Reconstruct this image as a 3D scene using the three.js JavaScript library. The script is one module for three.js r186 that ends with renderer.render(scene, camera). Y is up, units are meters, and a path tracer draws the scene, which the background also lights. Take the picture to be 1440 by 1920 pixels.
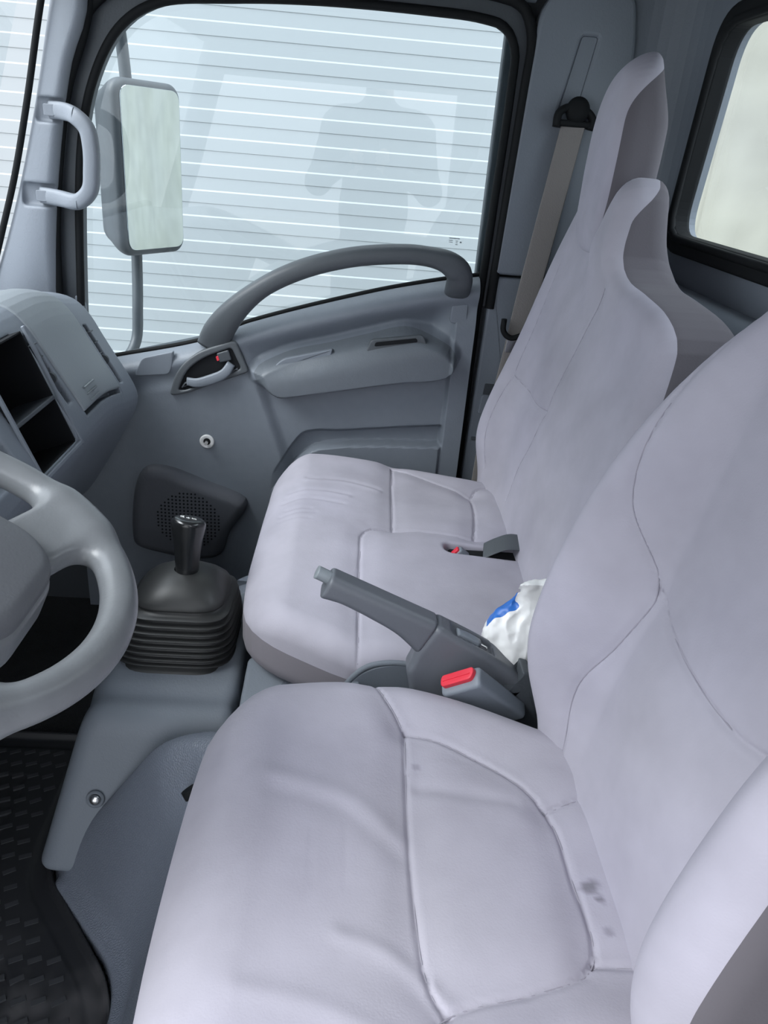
import * as THREE from 'three';
import { RoundedBoxGeometry } from 'three/addons/geometries/RoundedBoxGeometry.js';
import { mergeGeometries } from 'three/addons/utils/BufferGeometryUtils.js';
import { ImprovedNoise } from 'three/addons/math/ImprovedNoise.js';

// ---------------------------------------------------------------- camera, sky, exposure
// x: towards the rear of the truck, y: up from the cab floor, z: from the passenger door towards the driver's door
const scene = new THREE.Scene();
const camera = new THREE.PerspectiveCamera(67.32, 1440 / 1920, 0.02, 100);
{
  const R = Math.PI / 180, yaw = 3.5 * R, pitch = 25.5 * R, roll = 5 * R;
  const fw = new THREE.Vector3(Math.sin(yaw) * Math.cos(pitch), -Math.sin(pitch), -Math.cos(yaw) * Math.cos(pitch));
  const r0 = new THREE.Vector3(Math.cos(yaw), 0, Math.sin(yaw)), u0 = r0.clone().cross(fw);
  const rt = r0.clone().multiplyScalar(Math.cos(roll)).addScaledVector(u0, Math.sin(roll));
  const up = u0.clone().multiplyScalar(Math.cos(roll)).addScaledVector(r0, -Math.sin(roll));
  camera.quaternion.setFromRotationMatrix(new THREE.Matrix4().makeBasis(rt, up, fw.clone().negate()));
  camera.position.set(0, 1.10, 1.68);
}
{ // even overcast sky, a little brighter overhead
  const w = 64, h = 32, d = new Float32Array(w * h * 4);
  for (let j = 0; j < h; j++) for (let i = 0; i < w; i++) {
    const e = Math.max(0, Math.sin(((j + 0.5) / h - 0.5) * Math.PI)), k = (1 + 2 * e) / 3;
    d.set([0.93 * k, 0.98 * k, 1.06 * k, 1], (j * w + i) * 4);
  }
  const t = new THREE.DataTexture(d, w, h, THREE.RGBAFormat, THREE.FloatType);
  t.mapping = THREE.EquirectangularReflectionMapping; t.magFilter = t.minFilter = THREE.LinearFilter; t.needsUpdate = true;
  scene.background = t; scene.environment = t;
}
{ // sun behind thin cloud: a wide, soft source ahead of the truck on the driver's side
  const sun = new THREE.DirectionalLight(new THREE.Color().setRGB(1, 0.99, 0.98), 0.6);
  sun.position.set(-6.2, 7.6, 3.6); sun.target.position.set(0, 0.5, 0.8); sun.castShadow = true; sun.shadow.radius = 64; sun.shadow.mapSize.set(2048, 2048);
  Object.assign(sun.shadow.camera, { left: -4, right: 4, top: 4, bottom: -4, near: 0.5, far: 20 }); sun.shadow.bias = -0.0005;
  scene.add(sun, sun.target);
}
const renderer = new THREE.WebGLRenderer({ antialias: true });
renderer.toneMapping = THREE.LinearToneMapping;
renderer.toneMappingExposure = 5.45;
renderer.shadowMap.enabled = true;

// ---------------------------------------------------------------- small maths
const V3 = (x, y, z) => new THREE.Vector3(x, y, z);
const clamp = (x, a, b) => x < a ? a : x > b ? b : x;
const ss = (a, b, x) => { const t = clamp((x - a) / (b - a), 0, 1); return t * t * (3 - 2 * t); };
const mix = (a, b, t) => a + (b - a) * t;
const smin = (a, b, k) => { const h = Math.max(k - Math.abs(a - b), 0) / k; return Math.min(a, b) - h * h * k * 0.25; };
const smax = (a, b, k) => -smin(-a, -b, k);
let seed = 7; const rnd = () => { seed = (seed * 1664525 + 1013904223) >>> 0; return seed / 4294967296; };
const noise = new ImprovedNoise();
const N3 = (x, y, z, f) => noise.noise(x * f + 11.3, y * f + 5.7, z * f + 3.1);
const fbm = (x, y, z, f) => N3(x, y, z, f) * 0.55 + N3(x, y, z, f * 2.1) * 0.28 + N3(x, y, z, f * 4.3) * 0.17;
const table = (pts) => (x) => { // smooth interpolation through [x, value] pairs
  if (x <= pts[0][0]) return pts[0][1];
  for (let i = 1; i < pts.length; i++) if (x <= pts[i][0]) {
    const [x0, a] = pts[i - 1], [x1, b] = pts[i], t = (x - x0) / (x1 - x0);
    const m0 = i > 1 ? (b - pts[i - 2][1]) / (x1 - pts[i - 2][0]) : (b - a) / (x1 - x0);
    const m1 = i < pts.length - 1 ? (pts[i + 1][1] - a) / (pts[i + 1][0] - x0) : (b - a) / (x1 - x0), h = x1 - x0;
    const t2 = t * t, t3 = t2 * t;
    return (2 * t3 - 3 * t2 + 1) * a + (t3 - 2 * t2 + t) * h * m0 + (3 * t2 - 2 * t3) * b + (t3 - t2) * h * m1;
  }
  return pts[pts.length - 1][1];
};
function curve2(pts, closed, n) { // smooth 2-D curve through points, as a flat array
  const c = new THREE.CatmullRomCurve3(pts.map((p) => V3(p[0], p[1], 0)), closed, 'centripetal');
  const q = c.getSpacedPoints(n ?? pts.length * 5); if (closed) q.pop();
  return q.map((p) => [p.x, p.y]);
}
function polySDF(pts) { // signed distance to a closed polygon, negative inside
  const n = pts.length, f = new Float64Array(n * 4);
  pts.forEach((p, i) => { const q = pts[(i + n - 1) % n]; f.set([p[0], p[1], q[0], q[1]], i * 4); });
  return (x, y) => {
    let d = Infinity, s = 1;
    for (let i = 0; i < n * 4; i += 4) {
      const ax = f[i], ay = f[i + 1], ex = f[i + 2] - ax, ey = f[i + 3] - ay, wx = x - ax, wy = y - ay;
      const t = clamp((wx * ex + wy * ey) / (ex * ex + ey * ey), 0, 1), bx = wx - ex * t, by = wy - ey * t;
      d = Math.min(d, bx * bx + by * by);
      const c1 = y >= ay, c2 = y < f[i + 3], c3 = ex * wy > ey * wx;
      if ((c1 && c2 && c3) || (!c1 && !c2 && !c3)) s = -s;
    }
    return s * Math.sqrt(d);
  };
}
function lineDist(pts, reach) { // distance to an open polyline (reach: beyond it nothing is computed)
  let x0 = 1e9, x1 = -1e9, y0 = 1e9, y1 = -1e9;
  for (const [x, y] of pts) { x0 = Math.min(x0, x); x1 = Math.max(x1, x); y0 = Math.min(y0, y); y1 = Math.max(y1, y); }
  return (x, y) => {
    if (x < x0 - reach || x > x1 + reach || y < y0 - reach || y > y1 + reach) return reach;
    let d = reach * reach;
    for (let i = 1; i < pts.length; i++) {
      const [ax, ay] = pts[i - 1], ex = pts[i][0] - ax, ey = pts[i][1] - ay, wx = x - ax, wy = y - ay;
      const t = clamp((wx * ex + wy * ey) / (ex * ex + ey * ey), 0, 1), bx = wx - ex * t, by = wy - ey * t;
      d = Math.min(d, bx * bx + by * by);
    }
    return Math.sqrt(d);
  };
}
const sdBox = (x, y, z, a, b, c, r = 0) => {
  const qx = Math.abs(x) - a + r, qy = Math.abs(y) - b + r, qz = Math.abs(z) - c + r;
  return Math.hypot(Math.max(qx, 0), Math.max(qy, 0), Math.max(qz, 0)) + Math.min(Math.max(qx, qy, qz), 0) - r;
};
const sdCap = (x, y, z, a, b, ra, rb = ra) => { // tapered capsule between a and b
  const ex = b[0] - a[0], ey = b[1] - a[1], ez = b[2] - a[2], wx = x - a[0], wy = y - a[1], wz = z - a[2];
  const t = clamp((wx * ex + wy * ey + wz * ez) / (ex * ex + ey * ey + ez * ez), 0, 1);
  return Math.hypot(wx - ex * t, wy - ey * t, wz - ez * t) - mix(ra, rb, t);
};
const round2 = (a, b, r) => { // intersection of two distances with a rounded edge
  const u = Math.max(a + r, 0), v = Math.max(b + r, 0);
  return Math.hypot(u, v) + Math.min(Math.max(a + r, b + r), 0) - r;
};

// ---------------------------------------------------------------- surface from a distance field
function field(fn, lo, hi, cell, tint) {
  const n = [0, 1, 2].map((i) => Math.ceil((hi[i] - lo[i]) / cell) + 2), [nx, ny, nz] = n, B = 6;
  const val = new Float32Array(nx * ny * nz), at = (i, j, k) => (k * ny + j) * nx + i;
  const rad = B * cell * 0.5 * 1.7321 * 1.6;
  for (let k = 0; k < nz; k += B) for (let j = 0; j < ny; j += B) for (let i = 0; i < nx; i += B) {
    const c = fn(lo[0] + (i + B / 2 - 0.5) * cell, lo[1] + (j + B / 2 - 0.5) * cell, lo[2] + (k + B / 2 - 0.5) * cell), far = Math.abs(c) > rad;
    for (let z = k; z < Math.min(k + B, nz); z++) for (let y = j; y < Math.min(j + B, ny); y++) for (let x = i; x < Math.min(i + B, nx); x++)
      val[at(x, y, z)] = far ? c : fn(lo[0] + x * cell, lo[1] + y * cell, lo[2] + z * cell);
  }
  const id = new Int32Array(nx * ny * nz).fill(-1), pos = [], nor = [], col = [], idx = [];
  const corner = [[0, 0, 0], [1, 0, 0], [0, 1, 0], [1, 1, 0], [0, 0, 1], [1, 0, 1], [0, 1, 1], [1, 1, 1]];
  const edges = [[0, 1], [2, 3], [4, 5], [6, 7], [0, 2], [1, 3], [4, 6], [5, 7], [0, 4], [1, 5], [2, 6], [3, 7]];
  const e = cell * 0.45, v = new Float64Array(8);
  for (let k = 0; k < nz - 1; k++) for (let j = 0; j < ny - 1; j++) for (let i = 0; i < nx - 1; i++) {
    let m = 0;
    for (let c = 0; c < 8; c++) { v[c] = val[at(i + (c & 1), j + ((c >> 1) & 1), k + (c >> 2))]; if (v[c] < 0) m++; }
    if (m === 0 || m === 8) continue;
    let px = 0, py = 0, pz = 0, q = 0;
    for (const [a, b] of edges) if ((v[a] < 0) !== (v[b] < 0)) {
      const t = v[a] / (v[a] - v[b]), A = corner[a], C = corner[b];
      px += mix(A[0], C[0], t); py += mix(A[1], C[1], t); pz += mix(A[2], C[2], t); q++;
    }
    let X = lo[0] + (i + px / q) * cell, Y = lo[1] + (j + py / q) * cell, Z = lo[2] + (k + pz / q) * cell, gx, gy, gz, g;
    for (let s = 0; s < 2; s++) {
      gx = (fn(X + e, Y, Z) - fn(X - e, Y, Z)) / (2 * e); gy = (fn(X, Y + e, Z) - fn(X, Y - e, Z)) / (2 * e); gz = (fn(X, Y, Z + e) - fn(X, Y, Z - e)) / (2 * e);
      g = Math.hypot(gx, gy, gz) || 1;
      if (s === 0) { const d = clamp(fn(X, Y, Z) / (g * g), -cell * 0.6, cell * 0.6); X -= gx * d; Y -= gy * d; Z -= gz * d; }
    }
    id[at(i, j, k)] = pos.length / 3; pos.push(X, Y, Z); nor.push(gx / g, gy / g, gz / g);
    if (tint) col.push(...tint(X, Y, Z, gx / g, gy / g, gz / g));
  }
  const quad = (a, b, c, d, flip) => { if (a < 0 || b < 0 || c < 0 || d < 0) return; if (flip) idx.push(a, c, b, a, d, c); else idx.push(a, b, c, a, c, d); };
  for (let k = 1; k < nz - 1; k++) for (let j = 1; j < ny - 1; j++) for (let i = 1; i < nx - 1; i++) {
    const s = val[at(i, j, k)] < 0;
    if (s !== val[at(i + 1, j, k)] < 0) quad(id[at(i, j - 1, k - 1)], id[at(i, j, k - 1)], id[at(i, j, k)], id[at(i, j - 1, k)], !s);
    if (s !== val[at(i, j + 1, k)] < 0) quad(id[at(i - 1, j, k - 1)], id[at(i - 1, j, k)], id[at(i, j, k)], id[at(i, j, k - 1)], !s);
    if (s !== val[at(i, j, k + 1)] < 0) quad(id[at(i - 1, j - 1, k)], id[at(i, j - 1, k)], id[at(i, j, k)], id[at(i - 1, j, k)], !s);
  }
  return { pos, nor, col: tint ? col : null, idx };
}
function geo(m) { // mesh data -> geometry with box-mapped uv in metres
  const key = new Map(), p = [], n = [], u = [], c = [], out = [];
  for (let t = 0; t < m.idx.length; t += 3) {
    const s = [0, 1, 2].map((a) => m.nor[m.idx[t] * 3 + a] + m.nor[m.idx[t + 1] * 3 + a] + m.nor[m.idx[t + 2] * 3 + a]).map(Math.abs);
    const ax = s[0] >= s[1] && s[0] >= s[2] ? 0 : s[1] >= s[2] ? 1 : 2;
    for (let q = 0; q < 3; q++) {
      const i = m.idx[t + q], k = i * 3 + ax; let j = key.get(k);
      if (j === undefined) {
        j = p.length / 3; key.set(k, j);
        const x = m.pos[i * 3], y = m.pos[i * 3 + 1], z = m.pos[i * 3 + 2];
        p.push(x, y, z); n.push(m.nor[i * 3], m.nor[i * 3 + 1], m.nor[i * 3 + 2]);
        if (ax === 0) u.push(z, y); else if (ax === 1) u.push(x, z); else u.push(x, y);
        if (m.col) c.push(m.col[i * 3], m.col[i * 3 + 1], m.col[i * 3 + 2]);
      }
      out.push(j);
    }
  }
  const g = new THREE.BufferGeometry();
  g.setAttribute('position', new THREE.Float32BufferAttribute(p, 3)); g.setAttribute('normal', new THREE.Float32BufferAttribute(n, 3)); g.setAttribute('uv', new THREE.Float32BufferAttribute(u, 2));
  if (m.col) g.setAttribute('color', new THREE.Float32BufferAttribute(c, 3));
  g.setIndex(out); return g;
}
function split(m, side) { // cut along side(x, y, z) = 0: [where it is negative, where positive]
  const P = m.pos.slice(), Nn = m.nor.slice(), C = m.col ? m.col.slice() : null, val = [];
  for (let i = 0; i < P.length; i += 3) val.push(side(P[i], P[i + 1], P[i + 2]));
  const cut = new Map(), A = [], B = [];
  const mid = (a, b) => {
    const k = a < b ? a * 1e7 + b : b * 1e7 + a; if (cut.has(k)) return cut.get(k);
    const t = val[a] / (val[a] - val[b]), j = P.length / 3;
    for (let q = 0; q < 3; q++) { P.push(mix(P[a * 3 + q], P[b * 3 + q], t)); Nn.push(mix(Nn[a * 3 + q], Nn[b * 3 + q], t)); if (C) C.push(mix(C[a * 3 + q], C[b * 3 + q], t)); }
    val.push(0); cut.set(k, j); return j;
  };
  for (let t = 0; t < m.idx.length; t += 3) {
    const v = [m.idx[t], m.idx[t + 1], m.idx[t + 2]], s = v.map((i) => val[i] < 0);
    if (s[0] === s[1] && s[1] === s[2]) { (s[0] ? A : B).push(...v); continue; }
    const o = s[0] !== s[1] && s[0] !== s[2] ? 0 : s[1] !== s[0] && s[1] !== s[2] ? 1 : 2, a = v[o], b = v[(o + 1) % 3], c = v[(o + 2) % 3], x = mid(a, b), y = mid(a, c);
    (s[o] ? A : B).push(a, x, y); (s[o] ? B : A).push(x, b, c, x, c, y);
  }
  return [A, B].map((idx) => ({ pos: P, nor: Nn, col: C, idx }));
}

// ---------------------------------------------------------------- textures (grain only) and materials
function grain(size, fn) {
  const d = new Uint8Array(size * size * 4);
  for (let j = 0; j < size; j++) for (let i = 0; i < size; i++) { const g = clamp(fn(i, j), 0, 1) * 255; d.set([g, g, g, 255], (j * size + i) * 4); }
  const t = new THREE.DataTexture(d, size, size); t.wrapS = t.wrapT = THREE.RepeatWrapping; t.magFilter = THREE.LinearFilter; t.minFilter = THREE.LinearMipmapLinearFilter; t.generateMipmaps = true; t.needsUpdate = true;
  return t;
}
const white = new Float32Array(256 * 256).map(() => rnd());
const wn = (x, y) => white[((y % 256 + 256) % 256) * 256 + ((x % 256 + 256) % 256)];
const vnoise = (x, y, p) => { // value noise on a lattice that repeats every p cells
  const i = Math.floor(x), j = Math.floor(y), f = x - i, g = y - j, a = f * f * (3 - 2 * f), b = g * g * (3 - 2 * g), w = (q, r) => wn(((q % p) + p) % p, ((r % p) + p) % p + 37);
  return mix(mix(w(i, j), w(i + 1, j), a), mix(w(i, j + 1), w(i + 1, j + 1), a), b);
};
const texFabric = grain(256, (i, j) => 0.45 * vnoise(i / 2, j / 2, 128) + 0.35 * wn(i, j) + 0.2 * vnoise(i / 8, j / 8, 32));
texFabric.repeat.set(6, 6);
const texPlastic = grain(256, (i, j) => 0.6 * vnoise(i / 3.2, j / 3.2, 80) + 0.4 * vnoise(i / 6.4, j / 6.4, 40));
texPlastic.repeat.set(8, 8);
const texVinyl = grain(256, (i, j) => { // leathery cells: distance to scattered points
  let d1 = 9, d2 = 9; const c = 8, gx = Math.floor(i / c), gy = Math.floor(j / c);
  for (let b = -1; b <= 1; b++) for (let a = -1; a <= 1; a++) { const X = gx + a, Y = gy + b, m = 32, x = (X + 0.5 + 0.9 * (wn((X + m) % m, (Y + m) % m) - 0.5)) * c, y = (Y + 0.5 + 0.9 * (wn((X + m) % m + 64, (Y + m) % m) - 0.5)) * c, d = Math.hypot(i - x, j - y) / c; if (d < d1) { d2 = d1; d1 = d; } else if (d < d2) d2 = d; }
  return clamp((d2 - d1) * 2.2, 0, 1);
});
texVinyl.repeat.set(9, 9);
const std = (name, c, rough, o = {}) => { const m = new THREE.MeshStandardMaterial({ roughness: rough, metalness: 0, side: THREE.DoubleSide, ...o }); m.color.setRGB(...c); m.name = name; return m; };
const phys = (name, c, rough, o = {}) => { const m = new THREE.MeshPhysicalMaterial({ roughness: rough, metalness: 0, side: THREE.DoubleSide, ...o }); m.color.setRGB(...c); m.name = name; return m; };
const M = {
  fabric: phys('seat fabric', [0.40, 0.383, 0.44], 0.95, { vertexColors: true, bumpMap: texFabric, bumpScale: 0.00018, sheen: 0.35, sheenRoughness: 0.6, sheenColor: new THREE.Color().setRGB(0.5, 0.5, 0.56) }),
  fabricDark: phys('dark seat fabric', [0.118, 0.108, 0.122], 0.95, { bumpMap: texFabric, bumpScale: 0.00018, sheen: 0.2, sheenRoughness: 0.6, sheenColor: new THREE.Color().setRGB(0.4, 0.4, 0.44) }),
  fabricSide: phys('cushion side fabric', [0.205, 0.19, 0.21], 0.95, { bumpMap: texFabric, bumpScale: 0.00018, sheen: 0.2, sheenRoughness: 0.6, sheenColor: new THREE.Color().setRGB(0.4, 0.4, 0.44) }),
  thread: std('seam thread', [0.31, 0.296, 0.34], 0.9),
  plastic: std('grey plastic', [0.19, 0.213, 0.245], 0.5, { bumpMap: texPlastic, bumpScale: 0.0002 }),
  plasticTone: std('grey plastic, mottled', [0.19, 0.213, 0.245], 0.48, { vertexColors: true, bumpMap: texPlastic, bumpScale: 0.0002 }),
  pillar: std('pillar trim plastic', [0.225, 0.247, 0.28], 0.52, { bumpMap: texPlastic, bumpScale: 0.0002 }),
  lid: std('dashboard lid plastic', [0.225, 0.25, 0.27], 0.42, { bumpMap: texPlastic, bumpScale: 0.00015 }),
  dark: std('dark grey plastic', [0.062, 0.07, 0.08], 0.5, { bumpMap: texPlastic, bumpScale: 0.0002 }),
  pocket: std('armrest pocket plastic', [0.128, 0.145, 0.165], 0.45, { vertexColors: true, bumpMap: texPlastic, bumpScale: 0.0002 }),
  lever: std('handbrake plastic', [0.118, 0.127, 0.145], 0.42, { bumpMap: texPlastic, bumpScale: 0.00015 }),
  pod: std('speaker housing plastic', [0.105, 0.112, 0.128], 0.55, { bumpMap: texPlastic, bumpScale: 0.0002 }),
  handle: std('armrest plastic', [0.085, 0.095, 0.105], 0.48, { bumpMap: texPlastic, bumpScale: 0.0002 }),
  wheel: phys('polished grey grip plastic', [0.16, 0.17, 0.182], 0.33, { bumpMap: texPlastic, bumpScale: 0.00012, vertexColors: true }),
  pad: std('steering hub plastic', [0.115, 0.12, 0.132], 0.5, { bumpMap: texPlastic, bumpScale: 0.0002 }),
  black: phys('black rubber', [0.010, 0.011, 0.012], 0.7, { specularIntensity: 0.35 }),
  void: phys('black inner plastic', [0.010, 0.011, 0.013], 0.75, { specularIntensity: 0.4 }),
  boot: std('black boot rubber', [0.03, 0.031, 0.031], 0.42),
  knob: phys('glossy black knob', [0.012, 0.013, 0.014], 0.22, { clearcoat: 0.5, clearcoatRoughness: 0.2 }),
  vinyl: std('grey vinyl', [0.175, 0.196, 0.235], 0.27, { bumpMap: texVinyl, bumpScale: 0.0006 }),
  mat: std('black rubber mat', [0.022, 0.023, 0.026], 0.5, { vertexColors: true }),
  tread: std('black rubber tread', [0.05, 0.052, 0.057], 0.45),
  carpet: std('dark floor covering', [0.02, 0.021, 0.023], 0.9, { bumpMap: texVinyl, bumpScale: 0.001 }),
  chrome: std('bright metal', [0.75, 0.75, 0.75], 0.25, { metalness: 1 }),
  white: std('white plastic', [0.75, 0.75, 0.74], 0.5),
  red: std('red button', [0.72, 0.035, 0.06], 0.35),
  belt: std('seat belt webbing', [0.215, 0.20, 0.19], 0.85, { bumpMap: texFabric, bumpScale: 0.0006 }),
  glass: phys('window glass', [0.93, 0.97, 0.98], 0, { transmission: 1, thickness: 0, ior: 1.5, specularIntensity: 0.75 }),
  mirror: std('mirror', [0.58, 0.66, 0.69], 0.02, { metalness: 1 }),
  mirrorShell: std('mirror housing plastic', [0.05, 0.058, 0.066], 0.5),
  pole: std('mirror arm paint', [0.07, 0.08, 0.09], 0.45),
  headliner: std('headliner', [0.19, 0.20, 0.215], 0.95, { bumpMap: texFabric, bumpScale: 0.0006 }),
  etch: std('etched glass', [0.30, 0.34, 0.36], 0.9),
  bag: phys('white plastic bag', [0.83, 0.83, 0.82], 0.35, { vertexColors: true }),
  slat: std('white shutter slat', [0.30, 0.323, 0.332], 0.5),
  plaster: std('pale plaster', [0.35, 0.34, 0.295], 0.9, { vertexColors: true }),
  ground: std('yard concrete', [0.32, 0.32, 0.31], 0.95),
};

// ---------------------------------------------------------------- object helpers
function put(o) { o.traverse((c) => { if (c.isMesh) { c.castShadow = true; c.receiveShadow = true; } }); return o; }
function thing(name, label, category, kind) {
  const o = new THREE.Group(); o.name = name; o.userData = { label, category }; if (kind) o.userData.kind = kind; scene.add(o); return o;
}
function part(parent, name, g, m, label) {
  const o = new THREE.Mesh(g, m); o.name = name; if (label) o.userData.label = label; parent.add(o); return put(o);
}
function single(name, g, m, label, category, kind) {
  const o = new THREE.Mesh(g, m); o.name = name; o.userData = { label, category }; if (kind) o.userData.kind = kind; scene.add(o); return put(o);
}
const box = (w, h, d, x, y, z, r = 0.003) => { const g = new RoundedBoxGeometry(w, h, d, 3, Math.min(r, w / 2.01, h / 2.01, d / 2.01)); g.translate(x, y, z); return g; };
const uvBox = (g) => { // box-mapped uv in metres for built-in shapes
  const h = g.index ? g.toNonIndexed() : g, p = h.attributes.position, n = h.attributes.normal, u = [];
  for (let t = 0; t < p.count; t += 3) {
    const s = [0, 0, 0]; for (let q = 0; q < 3; q++) { s[0] += n.getX(t + q); s[1] += n.getY(t + q); s[2] += n.getZ(t + q); }
    const a = s.map(Math.abs), ax = a[0] >= a[1] && a[0] >= a[2] ? 0 : a[1] >= a[2] ? 1 : 2;
    for (let q = 0; q < 3; q++) { const x = p.getX(t + q), y = p.getY(t + q), z = p.getZ(t + q); u.push(...(ax === 0 ? [z, y] : ax === 1 ? [x, z] : [x, y])); }
  }
  h.setAttribute('uv', new THREE.Float32BufferAttribute(u, 2)); return h;
};
const tube = (pts, r, seg = 40, rad = 10, closed = false) => new THREE.TubeGeometry(new THREE.CatmullRomCurve3(pts.map((p) => V3(...p)), closed, 'centripetal'), seg, r, rad, closed);
// sweep of an elliptical section (a across, b along the given up vector) with varying size
function sweep(pts, size, up, seg = 60, rad = 16, pow = 2) {
  const c = new THREE.CatmullRomCurve3(pts.map((p) => V3(...p)), false, 'centripetal'), pos = [], idx = [], U = V3(...up).normalize();
  for (let i = 0; i <= seg; i++) {
    const t = i / seg, p = c.getPointAt(t), d = c.getTangentAt(t), side = d.clone().cross(U).normalize(), [a, b] = size(t);
    for (let k = 0; k < rad; k++) {
      const w = k / rad * 2 * Math.PI, cs = Math.cos(w), sn = Math.sin(w), f = Math.pow(Math.abs(cs), 2 / pow) * Math.sign(cs), g = Math.pow(Math.abs(sn), 2 / pow) * Math.sign(sn);
      const q = p.clone().addScaledVector(side, a * f).addScaledVector(U, b * g); pos.push(q.x, q.y, q.z);
    }
  }
  for (let i = 0; i < seg; i++) for (let k = 0; k < rad; k++) { const a = i * rad + k, b = i * rad + (k + 1) % rad; idx.push(a, b, b + rad, a, b + rad, a + rad); }
  const cap = (o, flip) => { for (let k = 1; k < rad - 1; k++) flip ? idx.push(o, o + k + 1, o + k) : idx.push(o, o + k, o + k + 1); };
  cap(0, true); cap(seg * rad, false);
  const g = new THREE.BufferGeometry(); g.setAttribute('position', new THREE.Float32BufferAttribute(pos, 3)); g.setIndex(idx); g.computeVertexNormals(); return uvBox(g);
}
const shape = (pts, holes = []) => { const s = new THREE.Shape(pts.map((p) => new THREE.Vector2(...p))); for (const h of holes) s.holes.push(new THREE.Path(h.map((p) => new THREE.Vector2(...p)))); return s; };
const plate = (pts, depth, z, bevel = 0.003, holes = []) => { // shape in x-y, its front (towards +z) at z
  const g = new THREE.ExtrudeGeometry(shape(pts, holes), { depth: depth - 2 * bevel, bevelEnabled: bevel > 0, bevelSize: bevel, bevelThickness: bevel, bevelSegments: 3, bevelOffset: -bevel, curveSegments: 8 });
  g.translate(0, 0, z - depth + bevel); return uvBox(g);
};
const roundPoly = (pts, r, n = 5) => { // polygon with rounded corners
  const out = [];
  pts.forEach((p, i) => {
    const a = pts[(i + pts.length - 1) % pts.length], b = pts[(i + 1) % pts.length], rr = Array.isArray(r) ? r[i] : r;
    const la = Math.hypot(a[0] - p[0], a[1] - p[1]), lb = Math.hypot(b[0] - p[0], b[1] - p[1]), k = Math.min(rr, la * 0.49, lb * 0.49);
    const s = [p[0] + (a[0] - p[0]) / la * k, p[1] + (a[1] - p[1]) / la * k], e = [p[0] + (b[0] - p[0]) / lb * k, p[1] + (b[1] - p[1]) / lb * k];
    for (let q = 0; q <= n; q++) { const t = q / n; out.push([(1 - t) ** 2 * s[0] + 2 * t * (1 - t) * p[0] + t * t * e[0], (1 - t) ** 2 * s[1] + 2 * t * (1 - t) * p[1] + t * t * e[1]]); }
  });
  return out;
};
//#NEXT
// ---------------------------------------------------------------- outside: yard, building with roller shutter
{
  const g = new THREE.PlaneGeometry(40, 40); g.rotateX(-Math.PI / 2); g.translate(0, -0.85, 0);
  single('ground', g, M.ground, 'grey concrete yard under the truck', 'ground', 'structure');
  const wz = -1.35, sx0 = -5.2, sx1 = 1.22, sh = 0.0875;
  const shutter = thing('wall_outside', 'pale roller shutter of horizontal slats beyond the passenger window', 'shutter', 'structure');
  const prof = [[0, 0], [0.0075, 0], [0.0085, 0.0415], [0.0105, 0.0435], [0.0115, 0.0825], [0.0075, 0.0875], [0, 0.0875]];
  const sg = new THREE.ExtrudeGeometry(shape(prof), { depth: sx1 - sx0, bevelEnabled: false }); sg.rotateY(Math.PI / 2); // profile x -> -z
  sg.scale(1, 1, -1); { const i = sg.index; const a = sg.attributes.position; for (let t = 0; t < a.count; t += 3) for (const at of ['position', 'normal', 'uv']) { const b = sg.attributes[at], n = b.itemSize; for (let q = 0; q < n; q++) { const s = b.array[(t + 1) * n + q]; b.array[(t + 1) * n + q] = b.array[(t + 2) * n + q]; b.array[(t + 2) * n + q] = s; } } }
  sg.computeVertexNormals();
  for (let k = 0; k < 38; k++) { const s = part(shutter, 'slat', sg, M.slat); s.position.set(sx0, -0.85 + k * sh, wz); }
  const wall = (x0, x1, y0, y1, z) => {
    const m = field((x, y, z2) => sdBox(x - (x0 + x1) / 2, y - (y0 + y1) / 2, z2 - z + 0.1, (x1 - x0) / 2, (y1 - y0) / 2, 0.1, 0.01), [x0 - 0.06, y0 - 0.06, z - 0.26], [x1 + 0.06, y1 + 0.06, z + 0.06], 0.05,
      (x, y, z2) => { const n = 1 + 0.22 * fbm(x, y * 0.35, z2, 2.3) + 0.14 * N3(x, y, z2, 9) + 0.10 * N3(x, y * 0.4, z2, 17); return [n, n * (1 - 0.01), n * (1 - 0.03 + 0.04 * N3(x, y, z2, 3))]; });
    return geo(m);
  };
  single('wall_yard', wall(sx1, 9, -0.85, 3.4, wz + 0.05), M.plaster, 'weathered cream plaster wall seen through the rear window', 'wall', 'structure');
  single('wall_lintel', wall(sx0 - 0.4, sx1, 2.46, 3.4, wz + 0.05), M.plaster, 'cream plaster above the roller shutter', 'wall', 'structure');
}

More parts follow.
